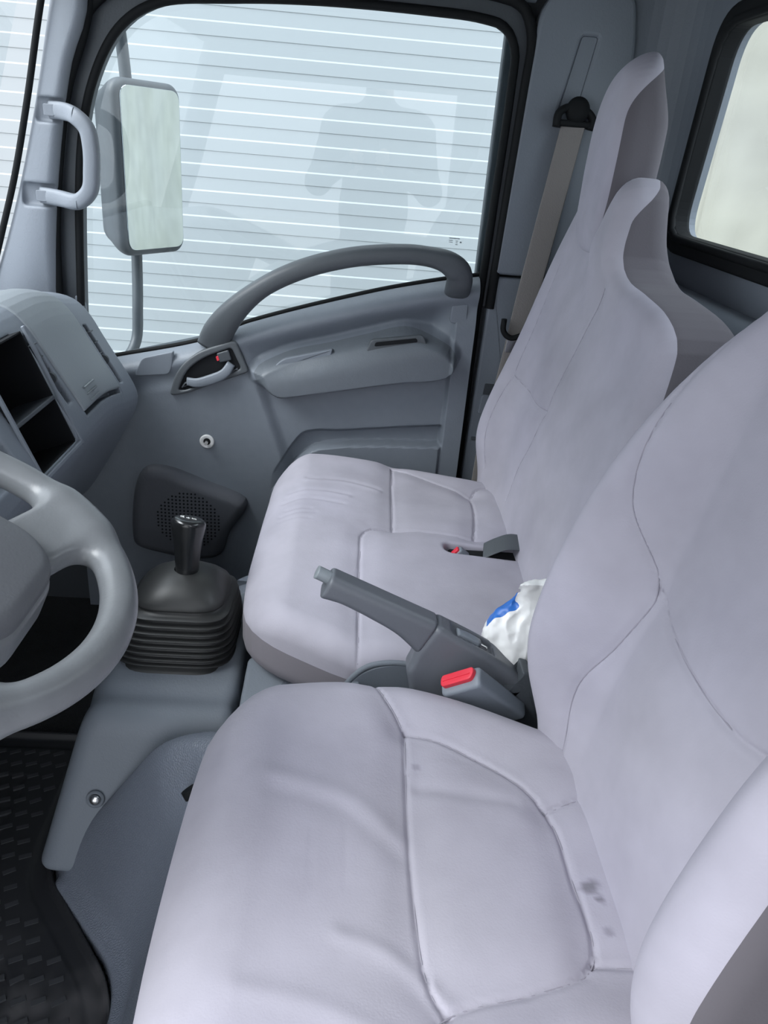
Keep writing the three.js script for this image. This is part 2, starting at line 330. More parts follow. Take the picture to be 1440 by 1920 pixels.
// ---------------------------------------------------------------- cab shell
{
  const toRear = (g) => { g.rotateY(-Math.PI / 2); return uvBox(g); };
  const win = roundPoly([[0.145, 0.985], [1.43, 0.985], [1.40, 1.325], [0.19, 1.325]], 0.06, 8);
  const out = [[-0.03, -0.04], [1.63, -0.04], [1.63, 1.42], [-0.03, 1.42]];
  const rear = thing('wall_rear', 'grey cab rear wall behind the seats with rounded ledge', 'wall', 'structure');
  part(rear, 'panel', toRear(plate(out, 0.03, -0.60, 0, [win.slice().reverse()])), M.plastic);
  part(rear, 'ledge', uvBox(box(0.10, 0.98, 1.48, 0.565, 0.425, 0.83, 0.045)), M.plastic);
  const w2 = thing('window_2', 'cab rear window in a thick black rubber seal', 'window', 'structure');
  const ring = roundPoly([[0.118, 0.958], [1.457, 0.958], [1.425, 1.352], [0.165, 1.352]], 0.075, 8), inner = roundPoly([[0.15, 0.992], [1.425, 0.992], [1.395, 1.318], [0.196, 1.318]], 0.055, 8);
  part(w2, 'rubber_seal', toRear(plate(ring, 0.034, -0.584, 0.006, [inner.slice().reverse()])), M.black);
  part(w2, 'seal_lip', tube(win.map((p) => [0.585, p[1], p[0]]), 0.007, 120, 8, true), M.black);
  part(w2, 'pane', toRear(plate(win, 0.0002, -0.61, 0)).rotateY(0), M.glass);

  const corner = [[0.47, -0.03], [0.63, -0.03], [0.63, 0.11], [0.602, 0.11]];
  for (let k = 0; k <= 8; k++) { const a = k / 8 * Math.PI / 2; corner.push([0.50 + 0.10 * Math.cos(a), 0.11 - 0.107 * Math.sin(a)]); }
  corner.push([0.47, 0.003]);
  const cg = new THREE.ExtrudeGeometry(shape(corner), { depth: 1.44, bevelEnabled: false }); cg.rotateX(Math.PI / 2); cg.translate(0, 1.41, 0);
  single('trim_2', uvBox(cg), M.plastic, 'curved grey corner trim between door pillar and rear wall', 'trim', 'structure');

  const pillar = thing('wall_right', 'grey door pillar trim behind the passenger door', 'pillar trim', 'structure');
  const slot = roundPoly([[0.368, 1.165], [0.402, 1.165], [0.424, 1.31], [0.394, 1.31]], 0.006, 3);
  part(pillar, 'upper_cover', plate(roundPoly([[0.288, 0.872], [0.50, 0.872], [0.50, 1.30], [0.482, 1.382], [0.335, 1.382], [0.308, 1.34]], [0.006, 0.004, 0.03, 0.02, 0.03, 0.05]), 0.04, 0.016, 0.008, [slot.slice().reverse()]), M.plastic);
  part(pillar, 'belt_slide', plate(slot, 0.02, 0.011, 0.001), M.plastic);
  part(pillar, 'lower_cover', plate(roundPoly([[0.272, -0.03], [0.50, -0.03], [0.50, 0.866], [0.286, 0.866]], 0.005), 0.04, 0.008, 0.006), M.plastic);
  part(pillar, 'recess_lip', plate(roundPoly([[0.295, 0.565], [0.42, 0.565], [0.42, 0.61], [0.298, 0.61]], 0.006), 0.012, 0.014, 0.003), M.plastic);
  part(pillar, 'recess', plate(roundPoly([[0.30, 0.60], [0.42, 0.60], [0.42, 0.635], [0.303, 0.635]], 0.003), 0.006, 0.0095, 0.0005), M.dark);
  part(pillar, 'pillar_body', uvBox(box(0.26, 1.46, 0.03, 0.388, 0.69, -0.05, 0.004)), M.dark);
  part(pillar, 'door_seal', uvBox(box(0.022, 0.90, 0.02, 0.2665, 0.42, -0.02, 0.008)), M.black);
  part(pillar, 'clip', plate(roundPoly([[0.288, 0.50], [0.34, 0.50], [0.34, 0.508], [0.288, 0.508]], 0.003), 0.01, 0.013, 0.002), M.dark);
  const otherSide = thing('wall_left', 'driver side door pillar and sill of the cab', 'pillar', 'structure');
  part(otherSide, 'pillar', uvBox(box(0.28, 1.45, 0.05, 0.49, 0.69, 1.625, 0.01)), M.plastic);
  part(otherSide, 'windscreen_pillar', sweep([[-0.56, 1.40, 1.6], [-0.68, 1.0, 1.6], [-0.77, 0.7, 1.6], [-0.80, 0.0, 1.6]], () => [0.05, 0.03], [0, 0, 1], 20, 12), M.plastic);
  part(otherSide, 'door_header', uvBox(box(1.2, 0.12, 0.06, 0.0, 1.35, 1.62, 0.02)), M.plastic);
  part(otherSide, 'door_sill', uvBox(box(1.25, 0.08, 0.08, -0.2, -0.04, 1.62, 0.02)), M.plastic);
  part(otherSide, 'step', uvBox(box(0.5, 0.04, 0.3, -0.05, -0.36, 1.78, 0.01)), M.dark);
  part(otherSide, 'step_bracket', uvBox(box(0.4, 0.32, 0.03, -0.05, -0.2, 1.645, 0.005)), M.dark);

  single('ceiling', uvBox(box(1.3, 0.04, 1.70, 0.02, 1.41, 0.80, 0.015)), M.headliner, 'pale grey cab headliner', 'ceiling', 'structure');
  single('floor', uvBox(box(1.5, 0.04, 1.68, -0.12, -0.022, 0.80, 0.01)), M.carpet, 'dark cab floor covering', 'floor', 'structure');
  const bulk = thing('wall_front', 'dark bulkhead below the windscreen', 'bulkhead', 'structure');
  part(bulk, 'panel', uvBox(box(0.04, 0.86, 1.66, -0.86, 0.39, 0.80, 0.01)), M.dark);
  const low = thing('wall_passenger', 'dark lower body side ahead of the passenger door', 'side panel', 'structure');
  part(low, 'kick_panel', uvBox(box(0.30, 0.72, 0.03, -0.73, 0.33, -0.025, 0.008)), M.dark);

  // windscreen
  const w3 = thing('window_3', 'windscreen left of the passenger side pillar', 'window', 'structure');
  const q = new THREE.BufferGeometry();
  q.setAttribute('position', new THREE.Float32BufferAttribute([-0.83, 0.74, 0.0, -0.83, 0.74, 1.6, -0.60, 1.39, 1.58, -0.60, 1.39, 0.02], 3)); q.setAttribute('uv', new THREE.Float32BufferAttribute([0, 0, 1, 0, 1, 1, 0, 1], 2)); q.setIndex([0, 1, 2, 0, 2, 3]); q.computeVertexNormals();
  part(w3, 'pane', q, M.glass);
  part(w3, 'rubber_seal', tube([[-0.555, 1.39, 0.04], [-0.592, 1.27, 0.038], [-0.63, 1.13, 0.036], [-0.672, 0.99, 0.034], [-0.712, 0.88, 0.032], [-0.745, 0.79, 0.03], [-0.765, 0.73, 0.03]], 0.0065, 50, 8), M.black);

  // A-pillar trim
  const L = [[-0.765, 0.70], [-0.742, 0.79], [-0.705, 0.88], [-0.665, 0.99], [-0.622, 1.13], [-0.583, 1.28], [-0.55, 1.39]], Rr = [[-0.50, 1.39], [-0.515, 1.27], [-0.548, 1.19], [-0.578, 1.07], [-0.61, 0.87], [-0.618, 0.70]];
  const apoly = polySDF([...curve2(L, false, 24), ...curve2(Rr, false, 24)]);
  const slots = [[-0.60, 1.108], [-0.64, 0.957]];
  const am = field((x, y, z) => {
    const bulge = 0.012 * Math.sin(clamp((x - mix(-0.742, -0.583, (y - 0.79) / 0.49)) / 0.13, 0, 1) * Math.PI);
    let d = round2(apoly(x, y), Math.abs(z - 0.0 - bulge * 0.5) - 0.028 - bulge * 0.5, 0.018);
    for (const [sx, sy] of slots) d = smax(d, -sdBox(x - sx - 0.012, y - sy, z - 0.045, 0.034, 0.021, 0.022, 0.008), 0.006);
    return d;
  }, [-0.80, 0.68, -0.05], [-0.47, 1.41, 0.07], 0.004);
  single('trim_1', geo(am), M.pillar, 'light grey windscreen pillar trim with two handle recesses', 'trim', 'structure');
  // weather strip between pillar and door glass
  single('trim_3', tube([[-0.495, 1.36, 0.012], [-0.525, 1.25, 0.012], [-0.565, 1.15, 0.012], [-0.592, 1.03, 0.012], [-0.615, 0.87, 0.012], [-0.622, 0.70, 0.012]], 0.011, 50, 8), M.black, 'black rubber weather strip along the windscreen pillar', 'weather strip', 'structure');
  single('trim_4', sweep([[-0.52, 1.385, 0.0], [-0.3, 1.392, 0.004], [0.0, 1.395, 0.006], [0.3, 1.39, 0.004]], () => [0.035, 0.03], [0, 0, 1], 20, 12), M.plastic, 'grey roof rail trim above the passenger window', 'trim', 'structure');
}

// ---------------------------------------------------------------- passenger door
const sill = table([[-0.62, 0.607], [-0.516, 0.632], [-0.324, 0.682], [-0.22, 0.730], [0.039, 0.812], [0.195, 0.85], [0.262, 0.862]]);
const pocketPts = curve2([[-0.205, 0.632], [-0.145, 0.672], [-0.038, 0.703], [0.04, 0.727], [0.112, 0.747], [0.165, 0.735], [0.215, 0.712], [0.226, 0.685], [0.214, 0.655], [0.1, 0.631], [0.0, 0.611], [-0.11, 0.588], [-0.158, 0.583]], true);
const pocketD = polySDF(pocketPts);
const lowTop = table([[-0.17, 0.39], [-0.13, 0.455], [-0.096, 0.497], [-0.011, 0.508], [0.132, 0.526], [0.22, 0.536]]);
const lowLip = table([[-0.17, 0.35], [-0.1, 0.44], [-0.058, 0.466], [0.051, 0.481], [0.222, 0.489]]);
function doorH(x, y) {
  const d = sill(x) - y;
  let h = -0.01 + 0.026 * (1 - Math.exp(-Math.max(d, 0) / 0.008)) + 0.018 * Math.exp(-(((d - 0.03) / 0.026) ** 2));
  h -= 0.026 * Math.exp(-(((d - 0.088) / 0.03) ** 2)) * ss(-0.25, -0.1, x) * (1 - ss(0.17, 0.215, x));
  const sp = pocketD(x, y), yb = 0.583 + (x + 0.158) * 0.2, w = mix(0.006, 0.02, ss(yb + 0.01, yb + 0.05, y));
  h += 0.052 * (1 - ss(-w, w, sp));
  const s = ((-0.237 - x) * 0.297 + (0.69 - y) * 0.105) / 0.315; // > 0 towards the front of the crease
  h += 0.016 * ss(-0.014, 0.014, s + 0.01) * ss(0.035, 0.09, d) * (1 - 0.7 * ss(-0.40, -0.50, x));
  const inx = ss(-0.17, -0.12, x) * (1 - ss(0.212, 0.22, x));
  h -= 0.02 * ss(0, 0.012, lowTop(x) - y) * inx;
  h += 0.036 * ss(0, 0.007, lowLip(x) - y) * inx;
  h += 0.012 * ss(0.212, 0.222, x) * ss(0.05, 0.1, d);
  return h;
}
const door = thing('door_1', 'grey passenger door with window, arched armrest and speaker', 'door', 'structure');
{
  const x0 = -0.615, x1 = 0.262, nx = 270, ny = 250, pos = [], nor = [], col = [], idx = [], e = 0.0015;
  for (let j = 0; j <= ny; j++) for (let i = 0; i <= nx; i++) {
    const x = mix(x0, x1, i / nx), y = mix(0.0, sill(x), j / ny), z = doorH(x, y);
    const gx = (doorH(x + e, y) - doorH(x - e, y)) / (2 * e), gy = (doorH(x, y + e) - doorH(x, y - e)) / (2 * e), l = Math.hypot(gx, gy, 1);
    pos.push(x, y, z); nor.push(-gx / l, -gy / l, 1 / l);
    const n = 1 + 0.07 * fbm(x, y, z, 9) + 0.04 * N3(x, y, z, 60); col.push(n, n, n);
  }
  for (let j = 0; j < ny; j++) for (let i = 0; i < nx; i++) { const a = j * (nx + 1) + i; idx.push(a, a + 1, a + nx + 2, a, a + nx + 2, a + nx + 1); }
  const [pk, rest] = split({ pos, nor, col, idx }, (x, y) => pocketD(x, y) - 0.003);
  part(door, 'trim_panel', geo(rest), M.plasticTone);
  part(door, 'armrest_pocket', geo(pk), M.pocket, 'darker grey moulded armrest');
  part(door, 'inner_panel', uvBox(plate([[x0, -0.03], [x1, -0.03], [x1, sill(x1) - 0.02], [0.039, sill(0.039) - 0.02], [-0.22, sill(-0.22) - 0.02], [x0, sill(x0) - 0.01]], 0.07, -0.012, 0.002)), M.dark);

  const G = curve2([[-0.585, 0.60], [-0.578, 0.771], [-0.552, 1.05], [-0.518, 1.17], [-0.465, 1.255], [-0.395, 1.299], [-0.25, 1.318], [-0.098, 1.327], [0.10, 1.328], [0.205, 1.324], [0.25, 1.313], [0.273, 1.28], [0.276, 1.22], [0.272, 1.0], [0.268, 0.80]], false, 90);
  const O = curve2([[-0.625, 0.60], [-0.622, 0.78], [-0.598, 1.06], [-0.565, 1.19], [-0.505, 1.29], [-0.41, 1.338], [-0.25, 1.357], [-0.098, 1.365], [0.10, 1.366], [0.22, 1.362], [0.278, 1.347], [0.302, 1.30], [0.302, 1.22], [0.296, 1.0], [0.290, 0.80]], false, 90);
  part(door, 'window_frame', plate([...O, ...G.slice().reverse()], 0.05, -0.004, 0.004), M.dark);
  part(door, 'window_seal', tube(G.map(([x, y]) => [x, y, -0.002]), 0.0085, 140, 8), M.black);
  part(door, 'outer_seal', tube(O.map(([x, y]) => [x, y, 0.006]), 0.0105, 140, 8), M.black);
  const run = []; for (let k = 0; k <= 30; k++) { const x = mix(-0.60, 0.262, k / 30); run.push([x, sill(x) + 0.002, -0.012]); }
  part(door, 'sill_strip', tube(run, 0.0055, 60, 8), M.black);
  part(door, 'window_pane', uvBox(plate([...G, [0.268, 0.70], [-0.585, 0.52]], 0.0002, -0.032, 0)), M.glass, 'tempered side glass');
  const mk = []; for (const [x, y, w, h] of [[0.203, 0.932, 0.022, 0.0016], [0.196, 0.9275, 0.008, 0.0014], [0.196, 0.924, 0.008, 0.0012], [0.2085, 0.927, 0.005, 0.0014], [0.2085, 0.9235, 0.004, 0.0014], [0.2085, 0.92, 0.005, 0.0014], [0.217, 0.925, 0.004, 0.003]]) { const b = new THREE.BoxGeometry(w, h, 0.0002); b.translate(x, y, -0.0314); mk.push(b); }
  part(door, 'glass_mark', mergeGeometries(mk), M.etch, 'small etched mark in the window corner').userData.kind = 'stuff';
  part(door, 'corner_cover', plate(roundPoly([[-0.60, 0.62], [-0.572, 0.625], [-0.572, 0.74], [-0.582, 0.76], [-0.59, 0.76]], 0.004), 0.02, 0.004, 0.003), M.plastic);
  // arched armrest handle
  const arch = [[-0.302, 0.672, 0.012], [-0.283, 0.715, 0.028], [-0.243, 0.768, 0.042], [-0.185, 0.818, 0.05], [-0.11, 0.858, 0.055], [-0.02, 0.887, 0.057], [0.06, 0.900, 0.057], [0.13, 0.903, 0.056], [0.185, 0.893, 0.055], [0.211, 0.872, 0.05], [0.214, 0.838, 0.032], [0.214, 0.82, 0.01]];
  part(door, 'armrest_handle', sweep(arch, (t) => [t < 0.5 ? mix(0.034, 0.0195, ss(0, 0.3, t)) : mix(0.0195, 0.027, ss(0.78, 0.92, t)), mix(0.02, 0.024, ss(0, 0.3, t))], [0, 0, 1], 90, 20, 2.6), M.handle, 'dark grey arched armrest grip');
  // release handle
  let bz = 0; for (let x = -0.39; x < -0.22; x += 0.01) for (let y = 0.57; y < 0.69; y += 0.01) if (y < sill(x) - 0.03) bz = Math.max(bz, doorH(x, y)); bz += 0.004;
  const outer = roundPoly([[-0.392, 0.566], [-0.375, 0.625], [-0.33, 0.668], [-0.247, 0.70], [-0.218, 0.632], [-0.36, 0.572]], [0.012, 0.03, 0.04, 0.012, 0.01, 0.02]);
  const hole = roundPoly([[-0.372, 0.58], [-0.355, 0.624], [-0.318, 0.656], [-0.256, 0.683], [-0.235, 0.638], [-0.355, 0.582]], [0.008, 0.03, 0.03, 0.008, 0.008, 0.01]);
  const bezel = part(door, 'handle_bezel', plate(outer, 0.02, bz + 0.004, 0.004, [hole.slice().reverse()]), M.handle);
  part(bezel, 'dish', plate(hole, 0.004, bz - 0.002, 0), M.void);
  part(bezel, 'release_lever', sweep([[-0.352, 0.602, bz + 0.002], [-0.33, 0.602, bz + 0.009], [-0.30, 0.612, bz + 0.012], [-0.27, 0.628, bz + 0.012], [-0.256, 0.648, bz + 0.002]], (t) => [mix(0.009, 0.011, Math.sin(t * Math.PI)), 0.006], [0, 0, 1], 30, 12, 3), M.plastic);
  part(bezel, 'lever_base', plate(roundPoly([[-0.367, 0.585], [-0.357, 0.60], [-0.30, 0.606], [-0.262, 0.63], [-0.243, 0.64], [-0.24, 0.632]], 0.005), 0.01, bz + 0.003, 0.003), M.dark);
  const lock = part(bezel, 'lock_tab', plate(roundPoly([[-0.281, 0.648], [-0.255, 0.656], [-0.262, 0.678], [-0.288, 0.668]], 0.004), 0.012, bz + 0.005, 0.003), M.dark);
  part(lock, 'red_mark', plate(roundPoly([[-0.286, 0.652], [-0.281, 0.654], [-0.284, 0.664], [-0.289, 0.661]], 0.001), 0.004, bz + 0.0055, 0.0005), M.red);
  const scr = new THREE.CylinderGeometry(0.0035, 0.0035, 0.004, 16); scr.rotateX(Math.PI / 2); scr.translate(-0.291, 0.645, bz - 0.005);
  part(bezel, 'screw', scr, M.pillar);
  // covers on the panel
  const cover = (name, pts, r, m, lift = 0.003) => { const c = pts.reduce((a, p) => [a[0] + p[0] / pts.length, a[1] + p[1] / pts.length], [0, 0]); return part(door, name, plate(roundPoly(pts, r), 0.014, doorH(...c) + lift, 0.0025), m); };
  cover('sill_cover', [[-0.468, 0.603], [-0.448, 0.645], [-0.381, 0.664], [-0.384, 0.632], [-0.392, 0.612]], [0.012, 0.01, 0.004, 0.01, 0.02], M.plastic, 0.002);
  cover('rear_cover', [[0.206, 0.766], [0.243, 0.766], [0.241, 0.828], [0.208, 0.826]], 0.008, M.plastic);
  const tray = cover('ashtray_lid', [[0.03, 0.692], [0.162, 0.718], [0.15, 0.742], [0.04, 0.724]], 0.008, M.handle, 0.002);
  part(tray, 'finger_slot', plate(roundPoly([[0.048, 0.711], [0.14, 0.727], [0.136, 0.735], [0.05, 0.720]], 0.004), 0.004, doorH(0.095, 0.718) + 0.0035, 0.001), M.void);
  cover('switch_blank', [[-0.178, 0.637], [-0.045, 0.668], [-0.04, 0.697], [-0.145, 0.668]], [0.01, 0.004, 0.004, 0.01], M.plastic, 0.0);
  // window crank spindle
  const cx = -0.313, cy = 0.463, cz = doorH(cx, cy), ringG = new THREE.LatheGeometry([[0.0075, 0], [0.016, 0], [0.0165, 0.003], [0.014, 0.0045], [0.009, 0.004], [0.0075, 0.002]].map((p) => new THREE.Vector2(...p)), 32);
  ringG.rotateX(Math.PI / 2); ringG.translate(cx, cy, cz);
  const ring = part(door, 'crank_washer', ringG, M.white, 'white washer around the bare window crank spindle');
  const hub = new THREE.CylinderGeometry(0.008, 0.008, 0.003, 24); hub.rotateX(Math.PI / 2); hub.translate(cx, cy, cz + 0.0015); part(ring, 'hub', hub, M.void);
  const pin = new THREE.CylinderGeometry(0.0038, 0.0044, 0.018, 16); pin.rotateX(Math.PI / 2); pin.translate(cx, cy, cz + 0.009); part(ring, 'spindle', pin, M.chrome);
  // speaker pod
  const pod = polySDF(curve2([[-0.475, 0.36], [-0.45, 0.392], [-0.41, 0.398], [-0.32, 0.368], [-0.225, 0.328], [-0.222, 0.31], [-0.262, 0.24], [-0.285, 0.175], [-0.33, 0.158], [-0.42, 0.165], [-0.49, 0.185], [-0.495, 0.22]], true));
  const pm = field((x, y, z) => round2(pod(x, y), Math.abs(z) - 0.062 + 0.10 * Math.max(0, -0.38 - x) + 0.12 * Math.max(0, 0.24 - y), 0.026), [-0.53, 0.13, -0.03], [-0.19, 0.43, 0.09], 0.004);
  const podPart = part(door, 'speaker_pod', geo(pm), M.pod, 'dark grey speaker housing');
  const holes = [], hx = -0.355, hy = 0.272;
  for (let j = -8; j <= 8; j++) for (let i = -8; i <= 8; i++) { const r = Math.hypot(i, j); if (r > 8.3) continue; const c = new THREE.CylinderGeometry(0.0024, 0.0024, 0.0012, 8); c.rotateX(Math.PI / 2); c.translate(hx + i * 0.0088, hy + j * 0.0088, 0.0622 - 0.10 * Math.max(0, -0.38 - hx - i * 0.0088) - 0.12 * Math.max(0, 0.24 - hy - j * 0.0088)); holes.push(c); }
  const hl = part(podPart, 'grille_holes', mergeGeometries(holes), M.void); hl.userData.kind = 'stuff';
}
//#NEXT
// ---------------------------------------------------------------- seats
const seatTint = (spots) => (x, y, z) => {
  let n = 1 + 0.17 * fbm(x, y, z, 5) + 0.06 * N3(x, y, z, 22) + 0.03 * N3(x, y, z, 70);
  let r = n, g = n, b = n * (1 + 0.03 * N3(x + 4, y, z, 6));
  for (const [sx, sy, sz, rad, k] of spots) { const d = Math.hypot(x - sx, (y - sy) * 0.7, z - sz) / rad; if (d < 1.6) { const q = 1 - k * (1 - ss(0.6, 1.2, d + 0.5 * N3(x, y, z, 90))); r *= q; g *= q; b *= q * 1.01; } }
  return [r, g, b];
};
// a thread lying in the seam: points are found on the surface along a direction
function seamThread(parent, fn, pts, dir, m = M.thread) {
  const out = pts.map((p) => { const q = p.slice(); let far = 0; for (let k = 0; k < 120; k++) { const d = fn(...q); if (d < 0.0003) break; const s = Math.max(d * 0.6, 0.0003); far += s; if (far > 0.2) return null; q[0] += dir[0] * s; q[1] += dir[1] * s; q[2] += dir[2] * s; } return q; }).filter((q) => q);
  part(parent, 'seam', tube(out, 0.0008, pts.length * 3, 6), m);
}
const groove = (list) => (u, v) => { let g = 0; for (const [ld, depth, sig] of list) { const d = ld(u, v); if (d < sig * 3) g += depth * Math.exp(-((d / sig) ** 2)); } return g; };

function cushion(o) { // o: outline (x, z), top(x, z), bottom, radius, seams [[x, z]...], folds
  const out = polySDF(curve2(o.outline, true, 90));
  const lines = o.seams.map((s) => curve2(s, false, 30));
  const gr = groove([...lines.flatMap((l) => [[lineDist(l, 0.03), 0.0032, 0.003], [lineDist(l, 0.09), 0.005, 0.024]]), ...o.folds.map(([p, depth, sig]) => [lineDist(curve2(p, false, 24), sig * 3), depth, sig])]);
  const fn = (x, y, z) => {
    const d2 = out(x, z);
    if (d2 > 0.06) return d2;
    const top = o.top(x, z), up = y > top - 0.05 ? gr(x, z) : 0, ym = (top + o.bottom) / 2, hh = (top - o.bottom) / 2;
    let d = round2(d2, Math.abs(y - ym) - hh + up, o.r);
    if (o.cut) d = o.cut(d, x, y, z);
    return d;
  };
  return { fn, lines, data: field(fn, o.lo, o.hi, o.cell, seatTint(o.spots ?? [])) };
}
const driver = thing('driver_seat', 'grey fabric driver seat nearest the camera with stained cushion', 'seat');
const passenger = thing('passenger_seat', 'grey fabric double passenger seat beside the door with tall headrest', 'seat');
{
  // driver's cushion
  const c = cushion({
    outline: [[-0.146, 1.02], [-0.138, 0.965], [-0.105, 0.918], [-0.03, 0.896], [0.07, 0.893], [0.16, 0.912], [0.25, 0.95], [0.33, 0.985], [0.345, 1.15], [0.33, 1.315], [0.25, 1.35], [0.16, 1.392], [0.07, 1.412], [-0.03, 1.41], [-0.105, 1.385], [-0.138, 1.33], [-0.146, 1.27]],
    top: (x, z) => { const w = Math.abs(z - 1.15); return 0.507 - 0.055 * (x + 0.14) - 0.03 * ss(-0.06, -0.15, x) + 0.010 * ss(0.12, 0.19, w) * ss(-0.1, 0.1, x) - 0.008 * Math.exp(-(((x - 0.14) / 0.1) ** 2) - ((w / 0.13) ** 2)); },
    bottom: 0.385, r: 0.046, cell: 0.0042, lo: [-0.17, 0.37, 0.86], hi: [0.38, 0.54, 1.44],
    seams: [[[0.047, 0.886], [0.066, 0.94], [0.089, 0.985]], [[0.089, 0.985], [0.15, 1.01], [0.21, 1.05], [0.235, 1.085], [0.243, 1.175], [0.241, 1.255], [0.185, 1.285], [0.107, 1.31], [0.08, 1.34], [0.06, 1.41]], [[0.089, 0.985], [0.086, 1.15], [0.095, 1.29], [0.107, 1.31]], [[0.235, 1.085], [0.285, 1.065]], [[0.241, 1.255], [0.285, 1.258]]],
    folds: [[[[-0.05, 1.075], [0.02, 1.095], [0.075, 1.14]], -0.0016, 0.012], [[[-0.05, 1.093], [0.02, 1.113], [0.075, 1.158]], 0.0014, 0.013], [[[-0.06, 1.30], [0.0, 1.31], [0.06, 1.335]], -0.0015, 0.01], [[[0.1, 1.07], [0.15, 1.075], [0.2, 1.08]], 0.0022, 0.009], [[[0.02, 1.25], [0.06, 1.262], [0.11, 1.30]], -0.002, 0.009], [[[-0.01, 1.14], [-0.008, 1.2]], 0.0004, 0.004], [[[0.022, 1.13], [0.024, 1.2]], 0.0003, 0.004]],
    spots: [[0.258, 0.48, 1.180, 0.0085, 0.5], [0.263, 0.48, 1.194, 0.0045, 0.5], [0.262, 0.48, 1.226, 0.004, 0.3], [0.098, 0.49, 1.04, 0.005, 0.25], [-0.11, 0.5, 1.03, 0.003, 0.4]],
  });
  const cp = part(driver, 'cushion', geo(c.data), M.fabric);
  for (const l of c.lines) seamThread(cp, c.fn, l.map(([x, z]) => [x, 0.56, z]), [0, -1, 0]);
  // backrest: u runs from the front face backwards
  const B = table([[0.38, 0.0], [0.45, 0.02], [0.49, 0.032], [0.57, 0.068], [0.63, 0.082], [0.73, 0.082], [0.83, 0.068], [0.94, 0.036], [1.03, 0.006], [1.12, 0]]);
  const xf = (y, z) => 0.272 + 0.185 * (y - 0.46) - B(y) * ss(0.105, 0.2, Math.abs(z - 1.15)) - 0.012 * Math.exp(-(((y - 0.62) / 0.09) ** 2) - (((z - 1.15) / 0.12) ** 2));
  const out = polySDF(curve2([[0.955, 0.40], [0.935, 0.50], [0.922, 0.62], [0.925, 0.80], [0.94, 0.92], [0.985, 1.02], [1.04, 1.075], [1.10, 1.10], [1.20, 1.10], [1.26, 1.075], [1.315, 1.02], [1.36, 0.92], [1.385, 0.80], [1.392, 0.62], [1.38, 0.50], [1.345, 0.40]], true, 80));
  const seams = [[[0.988, 1.02], [0.965, 0.92], [0.985, 0.80], [1.028, 0.72], [1.022, 0.65], [1.005, 0.58], [1.005, 0.47]], [[1.312, 1.02], [1.335, 0.92], [1.315, 0.80], [1.272, 0.72], [1.278, 0.65], [1.295, 0.58], [1.295, 0.47]], [[1.028, 0.72], [1.08, 0.705], [1.15, 0.70], [1.22, 0.705], [1.272, 0.72]]].map((s) => curve2(s, false, 40));
  const gr = groove(seams.flatMap((l) => [[lineDist(l, 0.03), 0.0034, 0.0032], [lineDist(l, 0.08), 0.0035, 0.022]]));
  const fn = (x, y, z) => {
    const d2 = out(z, y); if (d2 > 0.06) return d2 * 0.7;
    const u = x - xf(y, z), T = 0.115 + 0.06 * ss(0.1, 0.2, Math.abs(z - 1.15)) * B(y) / 0.08;
    return 0.72 * round2(d2, Math.abs(u - T / 2) - T / 2 + (u < 0.03 ? gr(z, y) : 0), 0.042);
  };
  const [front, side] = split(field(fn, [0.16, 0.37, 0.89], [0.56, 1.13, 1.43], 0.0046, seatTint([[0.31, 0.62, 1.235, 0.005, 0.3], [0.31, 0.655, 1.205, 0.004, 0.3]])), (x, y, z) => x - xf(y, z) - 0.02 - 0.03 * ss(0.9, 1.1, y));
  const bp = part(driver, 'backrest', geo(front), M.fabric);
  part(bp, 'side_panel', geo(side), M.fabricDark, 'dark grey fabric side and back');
  for (const l of seams) seamThread(bp, fn, l.map(([z, y]) => [0.12, y, z]), [1, 0, 0]);
  const hr = (x, y, z) => 0.8 * round2(sdBox(z - 1.15, y - 1.18, 0, 0.085, 0.14, 1, 0.07), Math.abs(x - (0.44 + 0.12 * (y - 1.1))) - 0.042, 0.03);
  part(driver, 'headrest', geo(field(hr, [0.34, 1.02, 1.04], [0.56, 1.34, 1.26], 0.006, seatTint([]))), M.fabric);
  part(driver, 'seat_base', uvBox(box(0.36, 0.06, 0.36, 0.12, 0.37, 1.15, 0.02)), M.dark);
}
